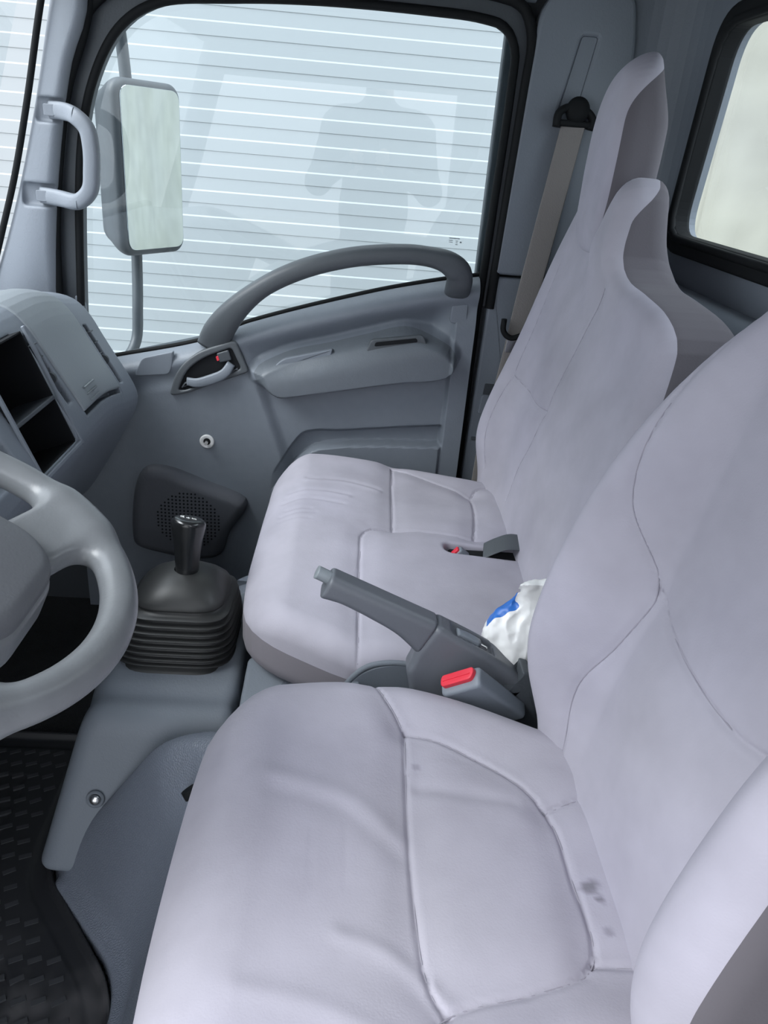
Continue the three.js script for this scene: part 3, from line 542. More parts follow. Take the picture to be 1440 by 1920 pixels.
{
  // passenger cushion with a slot for the centre buckle
  const c = cushion({
    outline: [[-0.148, 0.30], [-0.142, 0.17], [-0.115, 0.105], [-0.05, 0.083], [0.06, 0.09], [0.18, 0.115], [0.29, 0.14], [0.36, 0.15], [0.37, 0.45], [0.36, 0.78], [0.25, 0.79], [0.12, 0.79], [0.04, 0.79], [-0.04, 0.755], [-0.105, 0.715], [-0.14, 0.67], [-0.15, 0.60], [-0.15, 0.45]],
    top: (x, z) => 0.486 - 0.05 * (x + 0.14) - 0.028 * ss(-0.07, -0.15, x) - 0.02 * ss(0.45, 0.8, z) - 0.006 * Math.exp(-(((x - 0.17) / 0.08) ** 2) - (((z - 0.27) / 0.12) ** 2)),
    bottom: 0.338, r: 0.036, cell: 0.0042, lo: [-0.17, 0.32, 0.05], hi: [0.40, 0.52, 0.83],
    seams: [[[0.104, 0.13], [0.17, 0.17], [0.235, 0.215], [0.264, 0.235]], [[0.104, 0.13], [0.099, 0.25], [0.095, 0.43]], [[0.264, 0.235], [0.26, 0.33], [0.246, 0.432]], [[0.264, 0.235], [0.285, 0.2], [0.325, 0.185]], [[0.325, 0.415], [0.285, 0.43], [0.246, 0.432], [0.17, 0.425], [0.095, 0.43], [0.062, 0.435], [0.04, 0.46], [0.036, 0.52], [0.035, 0.65], [0.036, 0.785]]],
    folds: [[[[-0.07, 0.245], [0.0, 0.24], [0.07, 0.26]], 0.0026, 0.007], [[[-0.07, 0.26], [0.0, 0.255], [0.07, 0.274]], -0.0024, 0.007], [[[-0.1, 0.31], [-0.04, 0.298], [0.01, 0.305]], 0.0024, 0.006], [[[-0.1, 0.325], [-0.04, 0.313], [0.01, 0.32]], -0.0024, 0.007], [[[-0.11, 0.352], [-0.05, 0.342], [0.0, 0.35]], 0.0022, 0.006], [[[-0.1, 0.39], [-0.06, 0.385]], 0.002, 0.006], [[[-0.11, 0.41], [-0.05, 0.40]], 0.0018, 0.006], [[[-0.11, 0.43], [-0.06, 0.425]], 0.0015, 0.006]],
    spots: [],
    cut: (d, x, y, z) => smax(d, -sdBox(x - 0.27, y - 0.47, z - (0.487 + 0.05 * (x - 0.27)), 0.085, 0.075, 0.017, 0.015), 0.008),
  });
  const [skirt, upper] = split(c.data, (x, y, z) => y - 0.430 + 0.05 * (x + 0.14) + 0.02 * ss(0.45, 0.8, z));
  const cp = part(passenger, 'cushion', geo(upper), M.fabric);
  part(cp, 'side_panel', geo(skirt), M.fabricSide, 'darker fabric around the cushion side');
  for (const l of c.lines) seamThread(cp, c.fn, l.map(([x, z]) => [x, 0.56, z]), [0, -1, 0]);
  part(passenger, 'slot_shade_fill', box(0.155, 0.034, 0.037, 0.272, 0.440, 0.487, 0.004), M.void, 'added black fill standing in for the shade inside the buckle slot');  // black block added in the slot to stand in for its deep shade
  part(passenger, 'seat_base', uvBox(box(0.3, 0.05, 0.5, 0.17, 0.335, 0.42, 0.015)), M.dark);
  // backrest with two horns either side of the headrest
  const B = table([[0.38, 0.01], [0.46, 0.02], [0.55, 0.05], [0.62, 0.05], [0.78, 0.026], [0.93, 0.01], [1.03, -0.005], [1.1, -0.01]]);
  const xf = (y, z) => 0.312 + 0.167 * (y - 0.46) - B(y) * (1 - ss(0.12, 0.25, z)) - 0.008 * Math.exp(-(((y - 0.62) / 0.08) ** 2) - (((z - 0.25) / 0.09) ** 2)) - 0.024 * ss(0.88, 1.0, y) * ss(0.32, 0.38, z);
  const out = polySDF(curve2([[0.125, 0.40], [0.10, 0.55], [0.098, 0.80], [0.105, 0.95], [0.118, 1.04], [0.155, 1.085], [0.19, 1.06], [0.205, 1.01], [0.225, 0.985], [0.28, 0.978], [0.335, 0.985], [0.362, 1.01], [0.38, 1.05], [0.408, 1.083], [0.437, 1.083], [0.457, 1.06], [0.466, 1.01], [0.476, 0.968], [0.51, 0.948], [0.59, 0.94], [0.68, 0.928], [0.725, 0.905], [0.742, 0.86], [0.76, 0.70], [0.765, 0.55], [0.75, 0.40]], true, 130));
  const seams = [[[0.165, 0.92], [0.165, 0.80], [0.162, 0.70], [0.155, 0.60], [0.165, 0.50]], [[0.462, 0.925], [0.435, 0.88], [0.41, 0.82], [0.385, 0.76], [0.362, 0.69], [0.35, 0.62], [0.325, 0.56], [0.315, 0.49]], [[0.162, 0.70], [0.24, 0.688], [0.31, 0.685], [0.362, 0.69]]].map((s) => curve2(s, false, 40));
  const gr = groove(seams.flatMap((l, i) => [[lineDist(l, 0.03), i === 1 ? 0.0018 : 0.0026, 0.0034], [lineDist(l, 0.08), 0.0035, 0.024]]));
  const fn = (x, y, z) => {
    const d2 = out(z, y); if (d2 > 0.06) return d2 * 0.8;
    const u = x - xf(y, z), T = 0.12 - 0.04 * ss(0.9, 1.08, y);
    return 0.78 * round2(d2, Math.abs(u - T / 2) - T / 2 + (u < 0.03 ? gr(z, y) : 0), 0.034);
  };
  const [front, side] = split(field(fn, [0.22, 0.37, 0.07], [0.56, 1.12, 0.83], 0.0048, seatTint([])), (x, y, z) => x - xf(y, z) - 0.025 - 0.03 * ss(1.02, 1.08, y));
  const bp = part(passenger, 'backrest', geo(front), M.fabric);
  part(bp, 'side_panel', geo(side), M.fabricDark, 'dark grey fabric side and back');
  for (const l of seams) seamThread(bp, fn, l.map(([z, y]) => [0.2, y, z]), [1, 0, 0]);
  const hxf = table([[0.94, 0.397], [0.97, 0.391], [1.0, 0.385], [1.05, 0.386], [1.1, 0.387], [1.18, 0.391], [1.23, 0.402], [1.27, 0.424]]);
  const ho = polySDF(curve2([[0.215, 0.955], [0.197, 1.02], [0.19, 1.10], [0.198, 1.18], [0.225, 1.24], [0.28, 1.265], [0.335, 1.24], [0.362, 1.18], [0.37, 1.10], [0.363, 1.02], [0.345, 0.955], [0.28, 0.945]], true, 60));
  const hf = (x, y, z) => { const d2 = ho(z, y), u = x - hxf(y) - 0.06 * Math.abs(z - 0.28) ** 1.5, T = 0.084 - 0.03 * ss(1.15, 1.26, y); return 0.85 * round2(d2, Math.abs(u - T / 2) - T / 2, 0.03); };
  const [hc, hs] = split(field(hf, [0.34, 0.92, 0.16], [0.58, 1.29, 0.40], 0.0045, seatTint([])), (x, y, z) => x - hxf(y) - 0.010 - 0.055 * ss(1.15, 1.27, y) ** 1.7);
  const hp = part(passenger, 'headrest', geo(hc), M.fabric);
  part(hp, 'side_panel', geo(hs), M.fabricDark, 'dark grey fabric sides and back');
}
//#NEXT
// ---------------------------------------------------------------- dashboard
{
  const dash = thing('dashboard', 'grey dashboard with empty radio bay and tall slot vents', 'dashboard');
  const prof = polySDF(curve2([[-0.86, 0.77], [-0.72, 0.805], [-0.60, 0.822], [-0.555, 0.812], [-0.528, 0.785], [-0.505, 0.745], [-0.485, 0.71], [-0.464, 0.675], [-0.448, 0.645], [-0.441, 0.62], [-0.448, 0.59], [-0.475, 0.54], [-0.52, 0.46], [-0.58, 0.38], [-0.70, 0.33], [-0.86, 0.33]], true, 110));
  // frame on the sloping face: s up the face, d out of it
  const ax = -0.448, ay = 0.635, fx = -0.063 / 0.172, fy = 0.16 / 0.172;
  const face = (x, y) => [(x - ax) * fx + (y - ay) * fy, (x - ax) * fy - (y - ay) * fx];
  const shellD = (x, y, z) => { // the end by the door is rounded and drops slightly
    const drop = 0.04 * (1 - ss(0.06, 0.34, z));
    return round2(prof(x, y + drop), Math.abs(z - 0.835) - 0.755, 0.03);
  };
  const fn = (x, y, z) => {
    let d = shellD(x, y, z); const [s, n] = face(x, y);
    const ys = face(x, y + 0.04 * (1 - ss(0.06, 0.34, z)))[0];
    d = smax(d, -sdBox(s - 0.078, n + 0.02, z - 0.548, 0.094, 0.12, 0.076, 0.004), 0.004);   // radio bay
    d = smax(d, -sdBox(s - 0.09, n + 0.0, z - 0.76, 0.082, 0.07, 0.09, 0.004), 0.004);     // next bay
    for (const [z0, s0, h] of [[0.432, 0.10, 0.062], [0.172, 0.085, 0.062]]) d = smax(d, -sdBox(ys - s0, n, z - z0, h, 0.045, 0.0105, 0.002), 0.003);
    d = smax(d, -sdBox(ys - 0.008, n, z - 0.305, 0.0045, 0.03, 0.1, 0.001), 0.002);           // gap below the lid
    d += 0.0022 * Math.exp(-(((z - 0.200) / 0.0022) ** 2)) * ss(-0.02, 0.0, ys);
    return d;
  };
  part(dash, 'body', geo(field(fn, [-0.88, 0.31, 0.05], [-0.40, 0.85, 1.60], 0.0044)), M.plastic);
  const lidF = (x, y, z) => { const [s] = face(x, y + 0.04 * (1 - ss(0.06, 0.34, z))); return smax(shellD(x, y, z) - 0.0035, Math.max(-shellD(x, y, z) - 0.006, Math.abs(z - 0.307) - 0.103, 0.0125 - s, -0.60 - x), 0.004); };
  const lid = part(dash, 'compartment_lid', geo(field(lidF, [-0.62, 0.60, 0.18], [-0.40, 0.85, 0.44], 0.003)), M.lid, 'smooth grey compartment lid with three raised ribs');
  const onFace = (g, s, n, z) => { g.rotateZ(Math.atan2(fy, fx) - Math.PI / 2); g.translate(ax + s * fx + n * fy, ay + s * fy - n * fx, z); return g; };
  for (let k = 0; k < 3; k++) part(lid, 'rib', onFace(new RoundedBoxGeometry(0.004, 0.0035, 0.05, 2, 0.0015), 0.026 + k * 0.012 - 0.03 * 0.2, 0.0058, 0.345), M.lid);
  // bay: dark liner, shelf, bezel rails
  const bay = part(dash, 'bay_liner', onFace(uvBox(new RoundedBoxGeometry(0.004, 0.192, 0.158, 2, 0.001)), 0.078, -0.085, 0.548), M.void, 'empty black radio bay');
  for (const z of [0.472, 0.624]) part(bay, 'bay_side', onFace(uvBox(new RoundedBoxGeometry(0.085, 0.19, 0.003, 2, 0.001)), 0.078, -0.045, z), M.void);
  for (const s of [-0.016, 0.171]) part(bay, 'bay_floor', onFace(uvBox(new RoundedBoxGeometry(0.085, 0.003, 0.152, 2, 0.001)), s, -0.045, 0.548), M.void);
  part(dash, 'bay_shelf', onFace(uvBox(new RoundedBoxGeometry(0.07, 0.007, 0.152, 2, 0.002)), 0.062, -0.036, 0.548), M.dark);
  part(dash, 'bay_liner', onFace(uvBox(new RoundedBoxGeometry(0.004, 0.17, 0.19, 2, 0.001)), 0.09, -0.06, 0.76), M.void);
  for (const [z, w] of [[0.466, 0.007], [0.631, 0.007]]) part(dash, 'bezel_rail', onFace(uvBox(new RoundedBoxGeometry(0.006, 0.205, w, 2, 0.002)), 0.076, 0.002, z), M.plastic);
  part(dash, 'bezel_rail', onFace(uvBox(new RoundedBoxGeometry(0.006, 0.007, 0.17, 2, 0.002)), -0.022, 0.002, 0.548), M.plastic);
  const vent = (z0, s0, h, drop) => {
    const v = part(dash, 'vent', onFace(uvBox(new RoundedBoxGeometry(0.003, h * 2, 0.024, 2, 0.001)), s0, -0.036, z0).translate(0, -drop, 0), M.void);
    for (let k = 0; k < 5; k++) part(v, 'vane', onFace(uvBox(new RoundedBoxGeometry(0.02, 0.0022, 0.02, 1, 0.0008)), s0 - h * 0.75 + k * h * 0.375, -0.02, z0).translate(0, -drop, 0), M.dark);
    part(v, 'thumb_wheel', onFace(new THREE.CylinderGeometry(0.010, 0.010, 0.006, 16).rotateX(Math.PI / 2), s0 - h * 0.25, -0.012, z0).translate(0, -drop, 0), M.dark);
  };
  vent(0.432, 0.10, 0.058, 0.0); vent(0.172, 0.085, 0.058, 0.022);
  part(dash, 'top_pad', uvBox(box(0.20, 0.02, 1.1, -0.74, 0.80, 0.95, 0.008)), M.plastic);
}
// ---------------------------------------------------------------- steering wheel
{
  const w = thing('steering_wheel', 'worn grey steering wheel at the left edge', 'steering wheel');
  w.position.set(-0.368, 0.767, 1.115); w.rotation.z = -23.5 * Math.PI / 180;
  const hubP = polySDF(roundPoly([[0.122, -0.05], [0.122, 0.05], [0.09, 0.082], [-0.06, 0.095], [-0.10, 0.06], [-0.10, -0.06], [-0.06, -0.095], [0.09, -0.082]], 0.03, 6));
  const rimD = (x, y, z) => { return Math.hypot(Math.hypot(x, z) - 0.188, y) - 0.0172; };
  const spokes = (x, y, z) => {
    const az = Math.abs(z), h = y + 0.004 + 0.012 * (1 - ss(0.08, 0.18, Math.hypot(x, z)));
    const ex = 0.045, ez = 0.11, t = clamp(((x - 0.065) * ex + (az - 0.05) * ez) / (ex * ex + ez * ez), 0, 1), d = Math.hypot(x - 0.065 - ex * t, az - 0.05 - ez * t) - 0.036;
    return smax(round2(d, Math.abs(h) - 0.015, 0.012), Math.hypot(x, z) - 0.196, 0.01);
  };
  const bodyD = (x, y, z) => smin(smin(rimD(x, y, z), spokes(x, y, z), 0.026), round2(hubP(x, z), Math.abs(y + 0.02) - 0.022, 0.01), 0.012);
  part(w, 'rim', geo(field(bodyD, [-0.225, -0.06, -0.225], [0.225, 0.04, 0.225], 0.0036, (x, y, z) => { const n = 1 + 0.12 * fbm(x, y, z, 14) + 0.05 * N3(x, y, z, 80); return [n * 1.01, n, n * 0.99]; })), M.wheel);
  const padD = (x, y, z) => round2(hubP(x, z) + 0.003, Math.abs(y + 0.008 - 0.016 * (1 - (x * x + z * z) / 0.02)) - 0.022, 0.012);
  part(w, 'hub_pad', geo(field(padD, [-0.13, -0.06, -0.12], [0.15, 0.06, 0.12], 0.004)), M.pad, 'smooth dark grey horn pad');
  const col = new THREE.CylinderGeometry(0.045, 0.06, 0.22, 24); col.translate(-0.01, -0.15, 0); part(w, 'column', col, M.dark);
}
// ---------------------------------------------------------------- gear lever
{
  const lever = thing('gear_lever', 'black gear lever with pleated rubber boot', 'gear lever');
  lever.position.set(-0.262, 0.30, 0.57);
  const prof = [[0.102, 0.0, 5]];
  const rings = 8; for (let k = 0; k < rings; k++) { const t = k / rings, w = mix(0.097, 0.078, t * t), y = 0.006 + t * 0.098; prof.push([w - 0.009, y + 0.001, 4.5], [w - 0.0065, y + 0.0045, 4.5], [w, y + 0.0085, 4.5], [w - 0.0005, y + 0.0105, 4.5], [w - 0.006, y + 0.0118, 4.5]); }
  prof.push([0.066, 0.108, 4], [0.072, 0.112, 3.6], [0.0735, 0.116, 3.5], [0.070, 0.124, 3.3], [0.060, 0.136, 2.9], [0.047, 0.146, 2.5], [0.032, 0.153, 2.2], [0.018, 0.156, 2]);
  const n = 72, pos = [], idx = [];
  prof.forEach(([r, y, p]) => { const t = y / 0.156; for (let k = 0; k < n; k++) { const a = k / n * 2 * Math.PI, c = Math.cos(a), s = Math.sin(a), q = Math.pow(Math.abs(c) ** p + Math.abs(s) ** p, -1 / p); pos.push(r * c * q + 0.016 * t, y + 0.004 * t * s * 3 * r, r * s * q * 0.97 + 0.02 * t); } });
  for (let j = 0; j < prof.length - 1; j++) for (let k = 0; k < n; k++) { const a = j * n + k, b = j * n + (k + 1) % n; idx.push(a, a + n, b + n, a, b + n, b); }
  const g = new THREE.BufferGeometry(); g.setAttribute('position', new THREE.Float32BufferAttribute(pos, 3)); g.setIndex(idx); g.computeVertexNormals();
  part(lever, 'boot', uvBox(g), M.boot, 'pleated black rubber boot');
  const kd = (x, y, z) => { // tapered grip, wider at the top, sloping crown
    const t = clamp(y / 0.105, 0, 1), rx = table([[0, 0.018], [0.25, 0.0195], [0.6, 0.0225], [0.85, 0.0268], [1, 0.0262]])(t), rz = table([[0, 0.018], [0.3, 0.019], [0.7, 0.022], [1, 0.024]])(t);
    const q = Math.hypot(x / rx, z / rz), d = (q - 1) * Math.min(rx, rz);
    return 0.85 * round2(d, Math.max(y - 0.104 - 0.18 * z - 0.06 * -x, -y), 0.009);
  };
  const knob = part(lever, 'knob', geo(field(kd, [-0.04, -0.01, -0.04], [0.04, 0.125, 0.04], 0.0022)), M.knob, 'glossy black knob with shift pattern');
  knob.position.set(0.018, 0.145, 0.022); knob.rotation.z = -0.06;
  const mk = (x0, z0, x1, z1) => { const l = Math.hypot(x1 - x0, z1 - z0), b = new THREE.BoxGeometry(l, 0.0006, 0.0009); b.rotateY(-Math.atan2(z1 - z0, x1 - x0)); b.translate((x0 + x1) / 2, 0.1045 + 0.18 * (z0 + z1) / 2 - 0.06 * (x0 + x1) / 2, (z0 + z1) / 2); return b; };
  const pat = [];
  for (const [a, b, c, d] of [[-0.013, -0.004, -0.008, -0.005], [-0.013, -0.004, -0.013, -0.001], [-0.013, -0.001, -0.008, -0.002], [-0.0105, -0.0015, -0.007, 0.001], [-0.004, 0, 0.002, 0.0005], [-0.001, -0.002, 0, 0.003], [0.005, 0, 0.011, 0.001], [0.011, 0.001, 0.012, 0.003], [0.005, 0, 0.005, -0.002]]) pat.push(mk(a, b, c, d));
  part(knob, 'shift_pattern', mergeGeometries(pat), M.white);
}
// ---------------------------------------------------------------- gear console, engine cover
{
  const plane = (x, y, z, n, p) => { const l = Math.hypot(...n); return ((x - p[0]) * n[0] + (y - p[1]) * n[1] + (z - p[2]) * n[2]) / l; };
  const cons = thing('gear_console', 'grey plastic gear console on the floor below the gear boot', 'console');
  const cf = (x, y, z) => {
    let d = smax(plane(x, y, z, [0, 0.30, 0.953], [0, 0.285, 0.748]), plane(x, y, z, [0, 0.97, 0.22], [0, 0.302, 0.665]), 0.03);
    d = smax(d, plane(x, y, z, [-0.965, 0.26, 0], [-0.372, 0.30, 0]), 0.03);
    d = smax(d, x + 0.148, 0.02); d = smax(d, 0.43 - z, 0.02); d = smax(d, 0.03 - y, 0.012);
    d = smax(d, plane(x, y, z, [0.5, -0.8, 0.3], [-0.32, 0.045, 0.82]), 0.02);
    d += 0.004 * Math.exp(-(((z - 0.705) / 0.018) ** 2)) * ss(0.2, 0.27, y);
    return d;
  };
  part(cons, 'cover', geo(field(cf, [-0.50, 0.0, 0.40], [-0.12, 0.34, 0.90], 0.005)), M.plastic);
  const sc = new THREE.SphereGeometry(0.0085, 20, 10, 0, Math.PI * 2, 0, Math.PI / 2); sc.scale(1, 0.6, 1); sc.rotateX(Math.PI / 2 - 0.3); sc.translate(-0.352, 0.155, 0.794);
  const cup = new THREE.TorusGeometry(0.0115, 0.0028, 10, 28); cup.rotateX(-0.3); cup.translate(-0.352, 0.155, 0.792);
  part(part(cons, 'screw_cup', cup, M.plastic), 'screw', sc, M.chrome);
  // tail running back between the seats
  const tail = (x, y, z) => { let d = smax(plane(x, y, z, [-0.15, 1, 0.12], [-0.14, 0.325, 0.70]), x - 0.12, 0.02); d = smax(d, -0.137 - x, 0.006); d = smax(d, z - 0.90, 0.02); d = smax(d, 0.64 - z, 0.02); return smax(d, 0.25 - y, 0.01); };
  part(cons, 'rear_cover', geo(field(tail, [-0.16, 0.23, 0.61], [0.15, 0.40, 0.93], 0.005)), M.plastic);
  const trayPts = [[0.118, 0.45, 0.835], [0.08, 0.452, 0.835], [0.05, 0.444, 0.832], [0.03, 0.425, 0.83], [0.012, 0.395, 0.83], [0.0, 0.365, 0.83]];
  const tw = thing('storage_tray', 'small grey tray wall ahead of the handbrake', 'tray');
  part(tw, 'wall', plate(roundPoly([[-0.01, 0.345], [0.13, 0.345], [0.13, 0.452], [0.075, 0.452], [0.035, 0.432]], [0.004, 0.004, 0.006, 0.03, 0.03]), 0.007, 0.812, 0.002), M.plastic);
  part(tw, 'rim', tube(trayPts.map(([x, y]) => [x, y, 0.8085]), 0.0042, 30, 8), M.plastic);
  part(tw, 'end_rib', uvBox(box(0.012, 0.07, 0.05, 0.034, 0.385, 0.835, 0.003)), M.plastic);

  const eng = thing('engine_cover', 'grey grained vinyl engine cover bulging beside the driver seat', 'engine cover');
  const pt = [-0.196, 0.30, 0.905];
  const mound = (x, y, z) => {
    let d = smin(plane(x, y, z, [-0.68, 0.36, 0.66], [-0.372, 0.03, 0.845]), plane(x, y, z, [-1, 0.35, 0], [-0.25, 0.03, 1.0]), 0.04);
    d = smax(d, y - 0.338, 0.06); d = smax(d, plane(x, y, z, [0, 0.12, -0.99], [0, 0.3, 0.797]), 0.06); d = smax(d, x - 0.34, 0.03); d = smax(d, z - 1.36, 0.03);
    const foot = smin(plane(x, y, z, [-0.68, 0.05, 0.66], [-0.39, 0.02, 0.86]), plane(x, y, z, [-1, 0.05, 0], [-0.268, 0.02, 1.0]), 0.04);
    d = smin(d, smax(smax(smax(foot, y - 0.022, 0.012), x - 0.34, 0.02), Math.max(z - 1.36, 0.83 - z), 0.02), 0.03);
    d = smax(d, -(Math.hypot(x - pt[0] + 0.012, y - pt[1] - 0.012, z - pt[2] - 0.012) - 0.04), 0.05);
    return Math.max(d, -0.001 - y);
  };
  part(eng, 'vinyl_cover', geo(field(mound, [-0.48, -0.01, 0.74], [0.36, 0.38, 1.38], 0.0058)), M.vinyl);
  const bolt = new THREE.CylinderGeometry(0.013, 0.013, 0.012, 20); bolt.rotateZ(0.7); bolt.rotateY(-0.6); bolt.translate(-0.180, 0.285, 0.895);
  part(eng, 'grommet', bolt, M.black);
  const mid = (x, y, z) => { let d = smax(y - 0.338 - 0.01 * N3(x, 0, z, 6), plane(x, y, z, [-0.9, 0.42, 0], [mix(-0.205, -0.10, ss(0.44, 0.56, z)), 0.32, 0]), 0.05); d = smax(d, Math.abs(z - 0.60) - 0.235, 0.05); return smax(smax(d, x - 0.4, 0.02), -y, 0.01); };
  part(eng, 'tunnel', geo(field(mid, [-0.42, -0.02, 0.33], [0.43, 0.36, 0.87], 0.008)), M.vinyl);
}
// ---------------------------------------------------------------- rubber floor mat
{
  const mat = thing('floor_mat', 'black rubber floor mat with raised tread by the driver seat', 'mat');
  const out = polySDF(roundPoly([[-0.80, 0.50], [-0.44, 0.50], [-0.435, 0.74], [-0.425, 0.82], [-0.385, 0.865], [-0.285, 0.985], [-0.262, 1.05], [-0.262, 1.52], [-0.80, 1.52]], [0.03, 0.02, 0.05, 0.03, 0.03, 0.05, 0.05, 0.03, 0.03]));
  const fn = (x, y, z) => { const d = out(x, z), top = 0.010 + 0.012 * ss(-0.012, -0.003, d) * 1 - 0.003 * ss(0.0, 0.01, Math.abs(d + 0.07) - 0.03); return 0.8 * round2(d, Math.abs(y - top / 2) - top / 2, 0.003); };
  const base = part(mat, 'sheet', geo(field(fn, [-0.82, -0.01, 0.47], [-0.24, 0.035, 1.54], 0.0045, (x, y, z) => { const d = Math.max(0, fbm(x, y, z, 9) + 0.25 * N3(x, y, z, 40)) * ss(0.85, 1.05, z) * 3.0; return [1 + d * 2.2, 1 + d * 2, 1 + d * 1.8]; })), M.mat);
  const bars = [];
  for (let j = 0; j < 34; j++) for (let i = 0; i < 20; i++) {
    const x = -0.79 + i * 0.027 + (j % 2) * 0.0135, z = 0.52 + j * 0.029; if (out(x, z) > -0.045) continue;
    const b = new THREE.BoxGeometry(0.019, 0.004, 0.0075); b.rotateY(((i + j) % 3 === 0 ? 0.5 : 0.42) + 0.1 * (rnd() - 0.5)); b.translate(x, 0.0095, z); bars.push(b);
  }
  const t = part(base, 'tread', mergeGeometries(bars), M.tread); t.userData.kind = 'stuff';
}
// ---------------------------------------------------------------- handbrake
{
  const hb = thing('handbrake', 'grey handbrake lever between the two seats', 'handbrake');
  const Z = 0.862;
  const grip = (x, y, z) => { // rounded bar from the tip down to the collar
    const a = [-0.012, 0.612], b = [0.122, 0.548], ex = b[0] - a[0], ey = b[1] - a[1], L = Math.hypot(ex, ey), s = ((x - a[0]) * ex + (y - a[1]) * ey) / L, n = (-(x - a[0]) * ey + (y - a[1]) * ex) / L, t = s / L;
    const top = mix(0.014, 0.0185, t), bot = -table([[0, 0.0215], [0.08, 0.019], [0.2, 0.0165], [0.5, 0.018], [0.75, 0.022], [1, 0.034]])(clamp(t, 0, 1));
    return 0.9 * round2(round2(Math.abs(n - (top + bot) / 2) - (top - bot) / 2, Math.abs(z - Z) - 0.0185, 0.011), Math.abs(s - L / 2) - L / 2, 0.004);
  };
  const g = part(hb, 'grip', geo(field(grip, [-0.04, 0.50, 0.83], [0.16, 0.64, 0.895], 0.003)), M.lever);
  part(g, 'button', sweep([[-0.026, 0.6225, Z], [-0.018, 0.619, Z], [-0.006, 0.613, Z]], () => [0.0085, 0.0085], [0, 0, 1], 10, 16), M.lid, 'grey push button');
  const bp = polySDF(roundPoly([[0.128, 0.565], [0.104, 0.522], [0.101, 0.505], [0.095, 0.492], [0.101, 0.47], [0.112, 0.40], [0.31, 0.36], [0.30, 0.44], [0.236, 0.502], [0.20, 0.526], [0.155, 0.55]], 0.01, 4));
  const body = (x, y, z) => { let d = round2(bp(x, y), Math.abs(z - Z) - mix(0.0188, 0.024, ss(0.10, 0.19, x)), 0.009); return smax(d, -sdBox(x - 0.178 - 0.0, y - 0.545 + (x - 0.178) * 0.6, z - Z, 0.03, 0.014, 0.012, 0.004), 0.004); };
  part(hb, 'cover', geo(field(body, [0.07, 0.34, 0.82], [0.33, 0.59, 0.905], 0.0038)), M.lever);
  part(hb, 'ratchet_arm', sweep([[0.155, 0.542, Z], [0.17, 0.536, Z], [0.186, 0.527, Z]], () => [0.007, 0.008], [0, 0, 1], 8, 12, 4), M.plastic);
  part(hb, 'pull_rod', sweep([[0.186, 0.527, Z], [0.197, 0.521, Z]], () => [0.004, 0.004], [0, 0, 1], 6, 10), M.chrome);
  part(hb, 'base_shroud', plate(roundPoly([[0.185, 0.478], [0.24, 0.487], [0.24, 0.515], [0.252, 0.512], [0.295, 0.43], [0.31, 0.35], [0.15, 0.36]], [0.01, 0.004, 0.004, 0.004, 0.02, 0.004, 0.004]), 0.034, 0.899, 0.004), M.dark);
}
